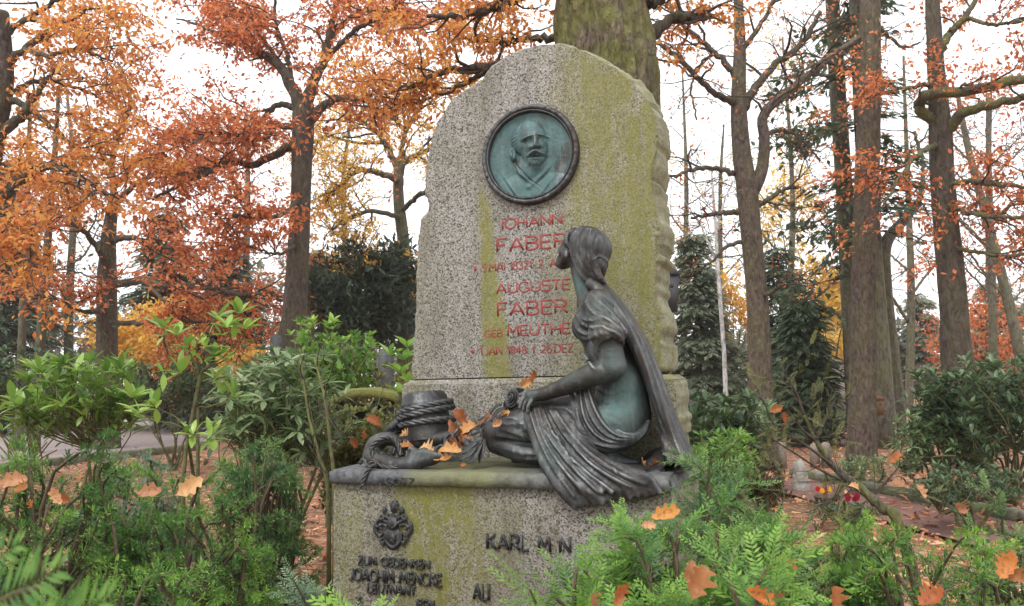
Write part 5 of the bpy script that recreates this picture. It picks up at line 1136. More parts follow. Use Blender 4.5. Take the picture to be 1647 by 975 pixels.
for i, (x0, x1, w, Yv, lab) in enumerate([(58, 88, 15, 19, 'thin leaning pine trunk at the far left, right one of two'), (32, 46, 13, 20, 'thin pine trunk at the far left, left one of two'), (1660, 1560, 18, 22, 'pale slanting bare tree at the right edge'), (1600, 1590, 14, 24, 'pale upright bare tree at the right edge')]):
    tree('pine_tree' if i < 2 else 'bare_tree', lab, Yv, [(x0, 660, w), (x0 + (x1 - x0) * .3, 520, w * .9), (x0 + (x1 - x0) * .6, 400, w * .8), (x1, 250, w * .6), (x1 + (x1 - x0) * .2, 150, w * .35)],
         [[(x0 + (x1 - x0) * q, 660 - 410 * q, 4), (x0 + (x1 - x0) * q + s_ * 40, 660 - 410 * q - (0 if i < 2 else 40), 3), (x0 + (x1 - x0) * q + s_ * 90, 660 - 410 * q + (20 if i < 2 else -90), 1.5)] for q, s_ in ((.35, 1), (.45, -1), (.55, 1), (.62, -1), (.72, 1), (.8, -1), (.9, 1), (.97, -1))],
         M['bark_grey'], M['leaf_conifer'] if i < 2 else M['leaf_rust'], .16 if i < 2 else .10, 2.2, 1.3, 5, .7, 1.6 if i < 2 else .8, .12, 20 + i, res=(80, 24))
def conifer(name, label, px, ptop, Y, rpx, mat, seed, n=60, size=.30, droop=.45, sp=SPR2, sf=SF2, group=None, start=.06):
    g = np.random.default_rng(seed); top = at(px, ptop, Y); h = top[2]; R0 = rpx * Y / FPX
    root = tag(empty(name, (top[0], Y, 0)), label, 'tree', group); mb = MB(); trunk_tube(mb, np.array([(0, 0, -.1), (0, 0, h * .5), (0, 0, h * .98)]), [h * .018, h * .012, .01], 20, 10, .03, seed); mb.build('trunk', M['bark_grey'], root, True, False)
    mb = MB(); A, D = [], []
    for _ in range(n):
        q = g.uniform(start, .985); z = h * q; r = R0 * (1 - q) ** .8 * g.uniform(.65, 1.12) + .08; a = g.uniform(0, 6.283); d = np.array((math.cos(a), math.sin(a), 0))
        m = 7; t = np.linspace(0, 1, m)[:, None]; P = np.array((0, 0, z)) + d * r * t + np.array((0, 0, 1)) * (-droop * r * t ** 1.6 + .1 * r * t) + g.normal(size=(m, 3)) * .02
        mb.tube(P, np.linspace(.012 + r * .008, .004, m), 4, False); k = int(6 + r * 12); s_ = g.uniform(.12, 1.03, k); B = np.array((0, 0, z)) + d * r * s_[:, None] + np.array((0, 0, 1)) * (-droop * r * s_[:, None] ** 1.6 + .1 * r * s_[:, None])
        side = np.cross(d, (0, 0, 1)); A.append(B + g.normal(size=(k, 3)) * .05); D.append(d * .7 + side * g.uniform(-1, 1, k)[:, None] * 1.1 + np.array((0, 0, -.25)))
    mb.build('branches', M['twig'], root, True, False)['kind'] = 'stuff'; A = np.concatenate(A); D = np.concatenate(D); n_ = len(A)
    V, F, t = scatter(sp, sf, A, frames(D, unit(np.array((0, 0, 1.)) + rnd_dirs(n_, g) * .4)), size * g.uniform(.7, 1.3, n_), g.uniform(0, 1, n_)); mesh_np('crown', V, F, mat, root, False, {'tone': t}); return root
CON = 'conifers in the background'
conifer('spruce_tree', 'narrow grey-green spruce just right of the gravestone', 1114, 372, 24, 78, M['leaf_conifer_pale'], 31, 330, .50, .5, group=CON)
conifer('spruce_tree', 'dark spruce with drooping boughs behind the thick bare trunk', 1352, -330, 16, 150, M['leaf_conifer'], 32, 120, .40, .35, group=CON, start=.30)
conifer('yew_tree', 'dense dark green columnar yew between forked tree and thick trunk', 1292, 478, 17, 58, M['leaf_conifer'], 33, 260, .36, -.3, group=CON, start=.0)
conifer('spruce_tree', 'blue-green spruce behind the yew, with yellow leaves about it', 1250, 395, 22, 74, M['leaf_conifer'], 34, 240, .42, .3, group=CON)
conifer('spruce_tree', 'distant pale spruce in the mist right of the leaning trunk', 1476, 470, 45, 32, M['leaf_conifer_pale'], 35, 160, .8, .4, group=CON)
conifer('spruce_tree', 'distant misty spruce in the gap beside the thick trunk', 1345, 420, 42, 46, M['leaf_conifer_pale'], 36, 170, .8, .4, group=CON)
conifer('spruce_tree', 'broad green spruce behind the rusty boughs on the left', 268, 330, 30, 110, M['leaf_conifer'], 37, 260, .6, .4, group=CON)
conifer('spruce_tree', 'pale green spruce behind the tall oak trunk', 515, 395, 32, 60, M['leaf_conifer_pale'], 38, 220, .6, .4, group=CON)
conifer('spruce_tree', 'dark spruce at the far left behind the pine trunks', 20, 260, 28, 120, M['leaf_conifer'], 39, 240, .6, .4, group=CON)
conifer('spruce_tree', 'deep green spruce standing behind the low boughs, left of the tall oak', 370, 400, 27, 90, M['leaf_dark'], 40, 260, .55, .4, group=CON)
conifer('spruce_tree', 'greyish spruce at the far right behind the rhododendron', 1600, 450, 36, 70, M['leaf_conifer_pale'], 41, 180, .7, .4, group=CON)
def lumpy(g, c, r, n, clumps, cs):
    """points gathered in clumps through an ellipsoid: an uneven outline with gaps"""
    K = rnd_dirs(clumps, g) * g.uniform(.45, 1.0, clumps)[:, None]; i = g.integers(0, clumps, n)
    return np.asarray(c) + (K[i] + g.normal(size=(n, 3)) * cs) * np.asarray(r), K[i]
def mass(name, label, px, py, Y, rx, rz, mat, seed, n=5000, size=.14, clumps=50, cs=.16, cat='shrub', tv=KITE, tf=KF, ry=None, stems=7, group=None):
    """a shrub or a far tree: stems from the ground and clumps of leaves"""
    g = np.random.default_rng(seed); c = at(px, py, Y); k = Y / FPX; r = np.array((rx * k, (ry or rx) * k, rz * k)); root = tag(empty(name, (c[0], c[1], 0)), label, cat, group); cc = np.array((0, 0, c[2]))
    P, K = lumpy(g, cc, r, n, clumps, cs); P[:, 2] = np.maximum(P[:, 2], .02); mb = MB()
    for _ in range(stems):
        e = cc + rnd_dirs(1, g)[0] * r * .8; e[2] = max(e[2], .2); s0 = np.array((g.normal() * .1, g.normal() * .1, -.05)); m = (s0 + e) / 2 + g.normal(size=3) * r * .15
        mb.tube(catmull([s0, m, e], 10), np.linspace(.012 + .02 * r[2], .006, 10), 6, False)
    mb.build('stems', M['twig'], root, True, False); X = unit(K * .6 + rnd_dirs(n, g)); V, F, t = scatter(tv, tf, P, frames(X, unit(np.array((0, 0, 1.)) + rnd_dirs(n, g) * .7)), size * g.uniform(.6, 1.3, n), g.uniform(0, 1, n))
    mesh_np('crown', V, F, mat, root, False, {'tone': t}); return root
mass('yew_tree', 'big dark evergreen yew left of the gravestone behind the bright shrub', 590, 480, 19, 95, 85, M['leaf_dark'], 50, 15000, .22, 90, .15, 'tree', NEED * (1, 1.6, 1), KF)
YEL = 'small yellow trees in the background'
mass('yellow_maple', 'yellow-leaved small tree under the low boughs on the left', 255, 540, 26, 95, 55, M['leaf_gold'], 51, 4200, .20, 60, .14, 'tree', group=YEL)
mass('yellow_maple', 'pale yellow tree with airy leaves beside the thick trunk, upper clumps', 1325, 500, 30, 42, 90, M['leaf_yellow'], 52, 2600, .20, 40, .13, 'tree', group=YEL)
mass('yellow_maple', 'faint golden tree behind the forked stem', 1265, 340, 34, 55, 90, M['leaf_yellow'], 53, 1900, .20, 50, .15, 'tree', group=YEL)
mass('yellow_maple', 'little golden tree beside the birch stem', 1172, 500, 25, 40, 70, M['leaf_gold'], 54, 1500, .17, 34, .14, 'tree', group=YEL)
mass('yellow_maple', 'low yellow shrub tree right of the tall oak foot', 385, 590, 22, 40, 40, M['leaf_yellow'], 55, 1200, .16, 30, .15, 'tree', group=YEL)
mass('yellow_maple', 'low golden tree glowing left of the leaning trunk foot', 1350, 585, 34, 36, 50, M['leaf_yellow'], 56, 1600, .22, 30, .15, 'tree', group=YEL)
mass('red_beech', 'reddish-brown beech haze behind the right-hand trunks', 1580, 540, 30, 90, 75, M['leaf_rust'], 57, 2600, .18, 60, .16, 'tree')
# more trees between the trunks: fine bare twigs with some leaves left
BT = 'slender trees further back'
for i, (px, Yv, ptop, w, lm, nl_, lab) in enumerate([(1098, 33, 120, 12, 'leaf_rust', .8, 'slender bare tree close to the right edge of the gravestone'), (1268, 30, 60, 13, 'leaf_yellow', 2.2, 'slender tree with yellow leaves left of the thick trunk'), (1462, 28, 90, 14, 'leaf_rust', 2.4, 'slender rusty tree between leaning trunk and knobbly oak'),
        (1590, 30, 120, 13, 'leaf_rust', 2.2, 'slender rusty tree behind the mossy boughs at the right edge'), (560, 34, 150, 13, 'leaf_gold', 3.0, 'slender golden tree in the gap right of the tall oak'), (395, 34, 180, 14, 'leaf_rust', 3.0, 'slender rusty tree behind the tall oak'), (110, 30, 150, 15, 'leaf_orange', 3.0, 'slender orange tree behind the left-hand oaks'), (1160, 36, 200, 11, 'leaf_gold', 1.2, 'slender tree with scattered gold leaves behind the birch')]):
    gg = np.random.default_rng(300 + i); lb = []
    for q in range(11):
        t = .25 + .70 * q / 10; y0 = 660 - (660 - ptop) * t; s_ = 1 if q % 2 else -1; ln = (1.15 - t) * gg.uniform(70, 130); x0 = px + gg.normal() * 2
        lb.append([(x0, y0, w * .42 * (1.2 - t)), (x0 + s_ * ln * .45, y0 - ln * gg.uniform(.25, .6), w * .28 * (1.2 - t), gg.normal()), (x0 + s_ * ln * .9, y0 - ln * gg.uniform(.5, 1.2), w * .12, gg.normal() * 2)])
    tree('slender_tree', lab, Yv, [(px, 660, w), (px + gg.normal() * 3, 480, w * .85), (px + gg.normal() * 4, 300, w * .6), (px + gg.normal() * 5, ptop, w * .25)], lb, M['bark_grey'], M[lm], .16, 1.3, 2.0, 5, 1.1, nl_ * 1.3, .16, 310 + i, BT, res=(50, 12), ridge=.03)
# the far wood that closes the view: one mass nobody could count
g = np.random.default_rng(77); A = []; T_ = []
for i in range(64):
    px = -150 + i * 31 + g.normal() * 10; Y = g.uniform(46, 70); 
    lowf = 1.0 if px < 700 else (.75 if px > 1290 else 1.0)
    top = 615 - (g.uniform(120, 270) if px < 520 else g.uniform(60, 190) * lowf); c = at(px, (top + 640) / 2, Y); k = Y / FPX; P, K = lumpy(g, c, (38 * k, 38 * k, (640 - top) / 2 * k), 520, 30, .17); P[:, 2] = np.maximum(P[:, 2], 0); A.append(P)
A = np.concatenate(A); n = len(A); V, F, t = scatter(KITE, KF, A, frames(rnd_dirs(n, g), np.array((0, 0, 1.))), .62 * g.uniform(.6, 1.3, n), g.uniform(0, 1, n))
M['leaf_far'] = leaf_mat('leaf_far', [(0, (.13, .15, .11)), (.45, (.19, .20, .145)), (.75, (.25, .215, .145)), (.92, (.32, .22, .12)), (1, (.36, .18, .10))], .4)
tag(mesh_np('distant_wood', V, F, M['leaf_far'], None, False, {'tone': t}), 'hazy belt of distant autumn woodland along the horizon', 'wood', None, 'stuff')
# ------------------------------------------------------------------ shrubs, hedges, fallen leaves
def tone_mat(name, dark, mid, light, trans=.35, rough=.5, spec=.35, hue=.12):
    """leaf colour follows the age of the shoot stored on the mesh, with a little change from leaf to leaf"""
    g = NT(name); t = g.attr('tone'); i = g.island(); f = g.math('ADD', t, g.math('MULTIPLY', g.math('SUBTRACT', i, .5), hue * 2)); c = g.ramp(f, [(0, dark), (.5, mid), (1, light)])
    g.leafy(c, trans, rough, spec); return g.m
M['yew'] = tone_mat('yew', (.013, .042, .014), (.058, .150, .034), (.215, .375, .055), .35)
M['yew_blue'] = tone_mat('yew_blue', (.045, .085, .055), (.11, .185, .115), (.23, .32, .19), .4)
M['yew_dull'] = tone_mat('yew_dull', (.014, .040, .020), (.050, .120, .045), (.17, .28, .08), .35)
M['rhodo'] = tone_mat('rhodo', (.06, .12, .026), (.16, .29, .05), (.33, .47, .09), .4, .35, .5)
M['rhodo_grey'] = tone_mat('rhodo_grey', (.07, .12, .05), (.16, .24, .10), (.34, .42, .22), .35, .35, .5)
M['rhodo_dark'] = tone_mat('rhodo_dark', (.028, .056, .026), (.075, .125, .055), (.18, .24, .115), .3, .4, .45)
M['laurel'] = tone_mat('laurel', (.06, .13, .03), (.15, .29, .055), (.32, .50, .09), .42, .4, .4)
M['olive'] = tone_mat('olive', (.060, .070, .020), (.13, .14, .04), (.27, .26, .08), .35)
M['azalea'] = tone_mat('azalea', (.035, .030, .018), (.075, .065, .035), (.16, .13, .06), .3)
M['moss_stem'] = bark('moss_stem', (.055, .045, .028), (.12, .10, .06), .8, 4.0, ((.085, .095, .02), (.20, .20, .05)), .004)
M['yew_stem'] = bark('yew_stem', (.045, .028, .018), (.11, .070, .042), .15, 4.0, depth=.004)
def needle_shoot(n=15, ang=58, nl=.20, w=.017, flat=True, seed=0):
    g = np.random.default_rng(seed); V, F, t = [], [], []
    for i in range(n):
        x = .06 + .92 * i / (n - 1); ln = nl * (1 - .45 * max(0, x - .7) / .3) * g.uniform(.85, 1.1)
        for s_ in (-1, 1):
            if flat: side = np.array((0, s_, g.normal() * .14 + .10))
            else: a = g.uniform(0, 6.283); side = np.array((0, math.cos(a), math.sin(a)))
            an = math.radians(ang - 22 * max(0, x - .6) / .4 + g.normal() * 6); d = np.array((math.cos(an), 0, 0)) + unit(side) * math.sin(an); p = np.array((x + (s_ * .012), 0, 0)); q = unit(np.cross(d, (0, 0, 1.0) if flat else rnd_dirs(1, g)[0])) * w
            b = len(V); V += [p, p + d * ln * .45 + q, p + d * ln, p + d * ln * .45 - q]; F += [(b, b + 1, b + 2), (b, b + 2, b + 3)]; t += [.30 * x] * 4
    b = len(V); V += [(0, .010, 0), (0, -.010, 0), (1, 0, 0), (0, 0, .014)]; F += [(b, b + 2, b + 1), (b, b + 3, b + 2)]; t += [.5] * 4
    return np.array(V, float), np.array(F), np.array(t)
SH_F = needle_shoot(10, 60, .22, .029, True, 1); SH_F2 = needle_shoot(9, 54, .25, .031, True, 2); SH_R = needle_shoot(9, 52, .24, .030, False, 3); SH_S = needle_shoot(6, 58, .42, .045, False, 4)
def yew_bush(name, label, c, r, h, mat, seed, nb=120, ns=14, sl=.12, cat='shrub', rad=.35, zmin=.15, group=None, tone=.30, lean=(0, 0), ts=.35, keep=None, arch=.22, star=False):
    """stems from the base to the outer surface, each carrying flat sprays of needled shoots"""
    g = np.random.default_rng(seed); root = tag(empty(name, (c[0], c[1], 0)), label, cat, group); mb = MB(); S = {0: [], 1: [], 2: []}
    for b in range(nb):
        a = g.uniform(0, 6.283); q = g.uniform(0, 1) ** .7; e = np.array((r[0] * math.cos(a) * math.sqrt(1 - (q * .92) ** 2), r[1] * math.sin(a) * math.sqrt(1 - (q * .92) ** 2), h * (zmin + (1 - zmin) * q) * g.uniform(.82, 1.08)))
        e[:2] += np.array(lean) * e[2]; s0 = np.array((g.normal() * .08, g.normal() * .08, 0)); mid = s0 * .35 + e * .65 + np.array((0, 0, arch * h)) * (1 - .6 * q) + g.normal(size=3) * .06 * h
        e[2] -= .10 * arch * h; ot = unit(np.array((e[0] / r[0], e[1] / r[1], 0)) + g.normal(size=3) * .2); tip = e + ot * .10 + np.array((0, 0, .05 - .22 * arch + .06 * g.normal())); P = catmull([s0, mid, e, tip], 18); mb.tube(P[::2], np.linspace(.011, .0025, 9), 4, False, .2); T = unit(np.gradient(P, axis=0)); sd = unit(np.cross(T[12], (0, 0, 1.0))) if abs(T[12][2]) < .95 else rnd_dirs(1, g)[0]
        bt = g.normal() * .10
        for k in range(ns):
            t = .50 + .50 * (k + g.uniform()) / ns; i = min(17, int(t * 17)); s_ = 1 if k % 2 else -1; d = unit(T[i] * .85 + sd * s_ * g.uniform(.5, 1.0) + g.normal(size=3) * .18); l = sl * g.uniform(.6, 1.2) * (1.15 - .35 * t)
            ty = 2 if g.uniform() < rad else g.integers(0, 2); p = P[i]
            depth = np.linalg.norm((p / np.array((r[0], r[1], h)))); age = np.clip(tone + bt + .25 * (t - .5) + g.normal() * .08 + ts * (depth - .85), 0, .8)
            S[ty].append((p, d, l, age))
            if g.uniform() < .5:
                p2 = p + d * l * g.uniform(.3, .7); d2 = unit(d * .7 + sd * g.normal() * .7 + g.normal(size=3) * .35); S[ty].append((p2, d2, l * .65, min(.85, age + .07)))
    mb.build('stems', M['yew_stem'], root, True, False)['kind'] = 'stuff'; Vs, Fs, Ts = [], [], []; n0 = 0
    for ty, (tv, tf, tt) in ((0, SH_F), (1, SH_F2), (2, SH_S if star else SH_R)):
        if not S[ty]: continue
        p = np.array([q[0] for q in S[ty]]); d = np.array([q[1] for q in S[ty]]); l = np.array([q[2] for q in S[ty]]); a = np.array([q[3] for q in S[ty]])
        if keep is not None:
            m = keep(p + np.array((c[0], c[1], 0)), l); p, d, l, a = p[m], d[m], l[m], a[m]
        V, F, t = scatter(tv, tf, p, frames(d, unit(np.array((0, -.25, 1.)) + rnd_dirs(len(p), g) * .35)), l, a, tt); Vs.append(V); Fs.append(F + n0); Ts.append(t); n0 += len(V)
    mesh_np('foliage', np.concatenate(Vs), np.concatenate(Fs), mat, root, False, {'tone': np.concatenate(Ts)}); return root
def clear_of_monument(p, l):
    q = p - MO; u = q @ EU; v = q @ EV; return ~((u > pl - .06) & (u < pr + .06) & (v < .70))
def BP(px, py, Y): p = at(px, py, Y); return p
HED = 'clipped yews along the front'
def hedge(px, ptop, Y, wpx, dY, label, seed, mat='yew', nb=150, **kw):
    p = at(px, ptop, Y); w = wpx / 2 * Y / FPX; return yew_bush('yew_bush', label, (p[0], Y), (w, dY), p[2] * .95, M[mat], seed, nb, group=HED, keep=clear_of_monument, **kw)
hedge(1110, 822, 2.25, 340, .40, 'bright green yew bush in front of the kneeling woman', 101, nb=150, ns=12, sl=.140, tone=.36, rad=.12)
hedge(1175, 738, 2.75, 150, .26, 'tall dark yew tuft at the right end of the plinth', 102, 'yew_dull', nb=90, ns=13, sl=.125, tone=.36, rad=.35)
hedge(905, 915, 2.10, 170, .24, 'fresh yew sprays covering the right-hand pedestal lettering', 103, nb=46, ns=10, sl=.145, tone=.42, rad=.1)
hedge(1290, 835, 2.9, 250, .40, 'low yew bush right of the bright one, holding dead leaves', 104, 'yew', nb=110, ns=14, sl=.085, tone=.40, rad=.8, star=True)
hedge(1480, 858, 2.6, 330, .40, 'low yew bush in the bottom right corner', 105, 'yew', nb=100, ns=14, sl=.085, tone=.38, rad=.8, star=True)
hedge(1650, 815, 3.4, 150, .35, 'sparse yew at the right edge of the picture', 106, 'yew_dull', nb=50, ns=10, sl=.13, tone=.40, rad=.5)
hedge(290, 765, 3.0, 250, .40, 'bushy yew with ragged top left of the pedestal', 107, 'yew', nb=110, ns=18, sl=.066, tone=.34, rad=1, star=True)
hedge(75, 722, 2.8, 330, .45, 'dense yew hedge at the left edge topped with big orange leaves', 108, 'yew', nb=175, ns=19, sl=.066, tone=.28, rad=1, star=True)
hedge(420, 715, 4.2, 130, .30, 'upright yew behind the ragged one, beside the thin mossy stems', 109, 'yew_dull', nb=100, ns=18, sl=.085, tone=.42, rad=.9, star=True)
hedge(205, 738, 4.2, 170, .30, 'yew bush before the gravel path', 110, 'yew_blue', nb=90, ns=18, sl=.085, tone=.42, rad=.9, star=True)
hedge(512, 905, 2.9, 60, .14, 'grey-green yew against the left corner of the pedestal', 111, 'yew_blue', nb=26, ns=9, sl=.13, tone=.62, rad=.15)
hedge(620, 975, 1.75, 110, .10, 'small yew tip poking up before the pedestal lettering', 112, nb=18, ns=9, sl=.15, tone=.64, rad=.1)
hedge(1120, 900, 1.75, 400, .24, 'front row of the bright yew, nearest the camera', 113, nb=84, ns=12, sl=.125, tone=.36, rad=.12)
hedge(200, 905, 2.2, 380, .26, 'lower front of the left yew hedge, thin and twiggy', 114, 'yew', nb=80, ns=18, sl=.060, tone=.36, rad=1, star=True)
# one spray right before the lens
root = tag(empty('near_yew_spray', tuple(at(-20, 990, .62) * (1, 1, 0))), 'blurred yew spray close to the lens in the bottom left corner', 'shrub'); off = np.array(root.location)
mb = MB(); P0 = catmull([(off[0] - .05, off[1], 0), at(-60, 1150, .66), at(-10, 985, .60), at(75, 940, .56)], 20) - off; mb.tube(P0, np.linspace(.008, .002, 20), 6, False); mb.build('stems', M['yew_stem'], root, True, False)
A_, D_, S_ = [], [], []
for (x0, y0, x1, y1, Yq, l) in [(-70, 1000, 95, 915, .50, .0), (10, 1040, 170, 965, .50, 0), (-80, 935, 30, 875, .56, 0), (-30, 1040, 80, 985, .46, 0)]:
    a, b = at(x0, y0, Yq), at(x1, y1, Yq); A_.append(a - off); D_.append(b - a); S_.append(np.linalg.norm(b - a))
V, F, t = scatter(*needle_shoot(17, 66, .40, .024, True, 9)[:2], np.array(A_), frames(np.array(D_), np.array((.1, -.9, .5))), np.array(S_), np.full(len(A_), .42), needle_shoot(17, 66, .40, .024, True, 9)[2]); mesh_np('foliage', V, F, M['yew'], root, False, {'tone': t})

# --- rhododendrons and laurels: whorls of long leaves
def long_leaf(w=.15, fold=.05, droop=.16, n=7):
    x = np.linspace(0, 1, n); ww = w * np.sin(np.pi * np.clip(x * .96 + .03, 0, 1)) ** .75; z = -droop * x ** 2
    V = np.concatenate([np.stack([x, ww, z + fold * ww / w], -1), np.stack([x, 0 * x, z], -1), np.stack([x, -ww, z + fold * ww / w], -1)]); F = []
    for i in range(n - 1): F += [(i, n + i, n + i + 1, i + 1), (n + i, 2 * n + i, 2 * n + i + 1, n + i + 1)]
    return V, np.array(F)
LEAF1, LF = long_leaf(); LEAF2, _ = long_leaf(.17, .03, .30); LEAF3, _ = long_leaf(.19, .06, .05, 7); SMALL, SLF = long_leaf(.22, .05, .1, 4)
leaf_meshes = {}
def leaf_mesh(mat, k, tone):
    """shared single-leaf meshes: shape k, colour step tone"""
    key = (mat.name, k, tone)
    if key not in leaf_meshes:
        o_ = mesh_np('leaf', (LEAF1, LEAF2, LEAF3)[k], LF, mat, None, True, {'tone': np.full(len(LEAF1), tone / 4.0)}); leaf_meshes[key] = o_.data; bpy.data.objects.remove(o_)
    return leaf_meshes[key]
def whorled(name, label, base, tips, mat, seed, ll=.12, per=8, singles=300, stem_r=.010, stemm=None, tone=.5, cat='shrub', group=None, droop=0.0, kind=None, lt=LEAF1, lf=LF, side=2, forks=None):
    """tips = world points of the shoot ends; each gets a whorl, and some whorls lower down its stem"""
    g = np.random.default_rng(seed); base = np.asarray(base, float); root = tag(empty(name, (base[0], base[1], 0)), label, cat, group); off = np.array((base[0], base[1], 0.)); mb = MB(); A, D, S, Tn = [], [], [], []
    if forks is None and len(tips) > 14:                  # a shrub stands on a few boughs that fork, not on one stem for each shoot
        tt = np.asarray(tips, float); c_ = tt[g.permutation(len(tt))[:max(7, len(tt) // 6)]]; forks = [off + (q - off) * np.array((.85, .85, g.uniform(.35, .75))) + g.normal(size=3) * .06 for q in c_]
    tips = np.asarray(tips, float) - off; forkp = [np.array((0, 0, .0))] if forks is None else [np.asarray(q) - off for q in forks]
    for q in (forkp if forks is not None else []): mb.tube(catmull([(g.normal() * .05, g.normal() * .05, -.03), q * .5 + g.normal(size=3) * .05 + np.array((0, 0, .1)), q], 12), np.linspace(stem_r * 1.7, stem_r, 12), 7, False)
    for e in tips:
        f = min(forkp, key=lambda q: np.linalg.norm(q - e)) if forks is not None else np.array((g.normal() * .06, g.normal() * .06, -.02)); d0 = e - f
        m = f + d0 * .55 + np.array((g.normal() * .12, g.normal() * .12, -.04 + g.normal() * .05)) * min(1, np.linalg.norm(d0)); P = catmull([f, m, e], 12); mb.tube((P + g.normal(size=P.shape) * .006)[[0, 2, 4, 6, 8, 10, 11]], np.linspace(stem_r * (.55 if forks is not None else 1), stem_r * .3, 7), 5, False); T = unit(np.gradient(P, axis=0)); ax = unit(T[-1] * .6 + np.array((0, 0, .6)) + g.normal(size=3) * .15)
        for w_ in range(1 + side):
            if w_ == 0: p, axx, n_, l = e, ax, per, ll
            else: i = 11 - 2 * w_ - g.integers(0, 3); p, axx, n_, l = P[max(1, i)] + g.normal(size=3) * .06 * np.array((1, 1, .6)), unit(ax + g.normal(size=3) * .5), max(2, per // 2), ll * .85
            u = unit(np.cross(axx, (0.3, .2, .9))); v = np.cross(axx, u); a0 = g.uniform(0, 6.28); bt = tone + g.normal() * .16
            for q in range(n_):
                a = a0 + q * 2.4 + g.normal() * .15; op = g.uniform(.55, 1.25); d = unit(axx * math.cos(op) + (u * math.cos(a) + v * math.sin(a)) * math.sin(op) + np.array((0, 0, -droop))); A.append(p + d * .008); D.append(d); S.append(l * g.uniform(.7, 1.2)); Tn.append(np.clip(bt + g.normal() * .10 - .12 * w_, 0, 1))
    mb.build('stems', stemm or M['moss_stem'], root, True, False); A, D, S, Tn = map(np.array, (A, D, S, Tn)); Rm = frames(D, unit(np.array((0, 0, 1.)) + rnd_dirs(len(A), g) * .25))
    near = np.argsort(A[:, 1])[:singles]; rest = np.setdiff1d(np.arange(len(A)), near)
    for i in near:
        o_ = bpy.data.objects.new('leaf', leaf_mesh(mat, int(g.integers(0, 3)), int(round(Tn[i] * 4)))); COL.objects.link(o_); o_.parent = root; m4 = np.eye(4); m4[:3, :3] = Rm[i] * S[i]; m4[:3, 3] = A[i]; o_.matrix_local = Matrix(m4.tolist())
    if len(rest):
        V, F, t = scatter(lt, lf, A[rest], Rm[rest], S[rest], Tn[rest]); o_ = mesh_np('foliage', V, F, mat, root, True, {'tone': t})
        if singles: o_['kind'] = 'stuff'
    return root
def tips_in(g, boxes, n):
    """random shoot ends inside picture boxes (x0, y0, x1, y1, Y0, Y1)"""
    out = []
    for b in boxes:
        for _ in range(n if len(b) < 7 else b[6]): out.append(at(g.uniform(b[0], b[2]), g.uniform(b[1], b[3]), g.uniform(b[4], b[5])))
    return out
g = np.random.default_rng(5)
whorled('rhododendron', 'light green rhododendron bush beside the gravel path on the left', at(150, 760, 6.6) * (1, 1, 0), tips_in(g, [(30, 590, 110, 660, 6.2, 7.2, 26), (100, 585, 215, 650, 6.2, 7.2, 34), (20, 640, 90, 700, 6.2, 6.8, 12), (160, 640, 225, 690, 6.3, 7, 12)], 8), M['rhodo'], 120, .150, 7, 300, .012, tone=.50, side=2)
whorled('rhododendron', 'young rhododendron with shiny leaves and thin bare stems before the path', at(325, 770, 4.6) * (1, 1, 0), [at(*q) for q in [(350, 512, 4.6), (385, 505, 4.7), (395, 530, 4.6), (365, 528, 4.5), (262, 528, 4.6), (285, 540, 4.7), (330, 560, 4.6), (300, 562, 4.5), (345, 575, 4.6), (290, 600, 4.5), (345, 610, 4.7), (375, 640, 4.6), (250, 655, 4.5), (310, 700, 4.4), (340, 705, 4.5), (225, 665, 4.6)]],
        M['rhodo'], 121, .115, 7, 220, .009, M['moss_stem'], .68, side=1, forks=[at(318, 655, 4.6), at(300, 690, 4.55), at(322, 600, 4.6)])
whorled('rhododendron', 'grey-green rhododendron with drooping leaves left of the pedestal', at(430, 780, 5.4) * (1, 1, 0), tips_in(g, [(350, 590, 440, 640, 5.1, 5.9, 24), (420, 570, 525, 650, 5.1, 5.9, 36), (340, 640, 430, 710, 5, 5.6, 20), (430, 640, 530, 720, 5.0, 5.6, 24)], 10), M['rhodo_grey'], 122, .115, 8, 300, .010, tone=.60, droop=.5, side=2)
whorled('cherry_laurel', 'fresh green leafy shrub behind the rhododendron, below the dark yew', at(540, 700, 8.6) * (1, 1, 0), tips_in(g, [(480, 515, 545, 620, 8, 9, 40), (530, 540, 598, 620, 8.4, 9.4, 44), (470, 580, 560, 640, 7.8, 8.6, 34)], 30), M['laurel'], 123, .10, 9, 0, .010, tone=.55, side=3, lt=SMALL, lf=SLF)
whorled('cherry_laurel', 'bright laurel shoots touching the left edge of the gravestone', at(640, 720, 5.9) * (1, 1, 0), [at(*q) for q in [(628, 572, 5.9), (650, 580, 5.9), (644, 600, 5.8), (656, 615, 5.8), (648, 632, 5.7), (655, 560, 6.0)]], M['laurel'], 124, .125, 8, 150, .008, tone=.72, side=1)
whorled('low_shrub', 'small-leaved olive undergrowth left of the mooring post', at(580, 800, 6.2) * (1, 1, 0), tips_in(g, [(530, 655, 650, 740, 5.6, 6.8, 130), (500, 720, 600, 790, 5.6, 6.4, 70)], 60), M['olive'], 125, .055, 8, 0, .005, tone=.55, side=4, lt=SMALL, lf=SLF)
whorled('low_shrub', 'yellow-green undergrowth behind the mossy slab', at(600, 690, 9.4) * (1, 1, 0), tips_in(g, [(520, 590, 670, 650, 9, 10.4, 80)], 60), M['olive'], 126, .085, 8, 0, .006, tone=.6, side=3, lt=SMALL, lf=SLF)
RH = 'rhododendrons in the middle distance'
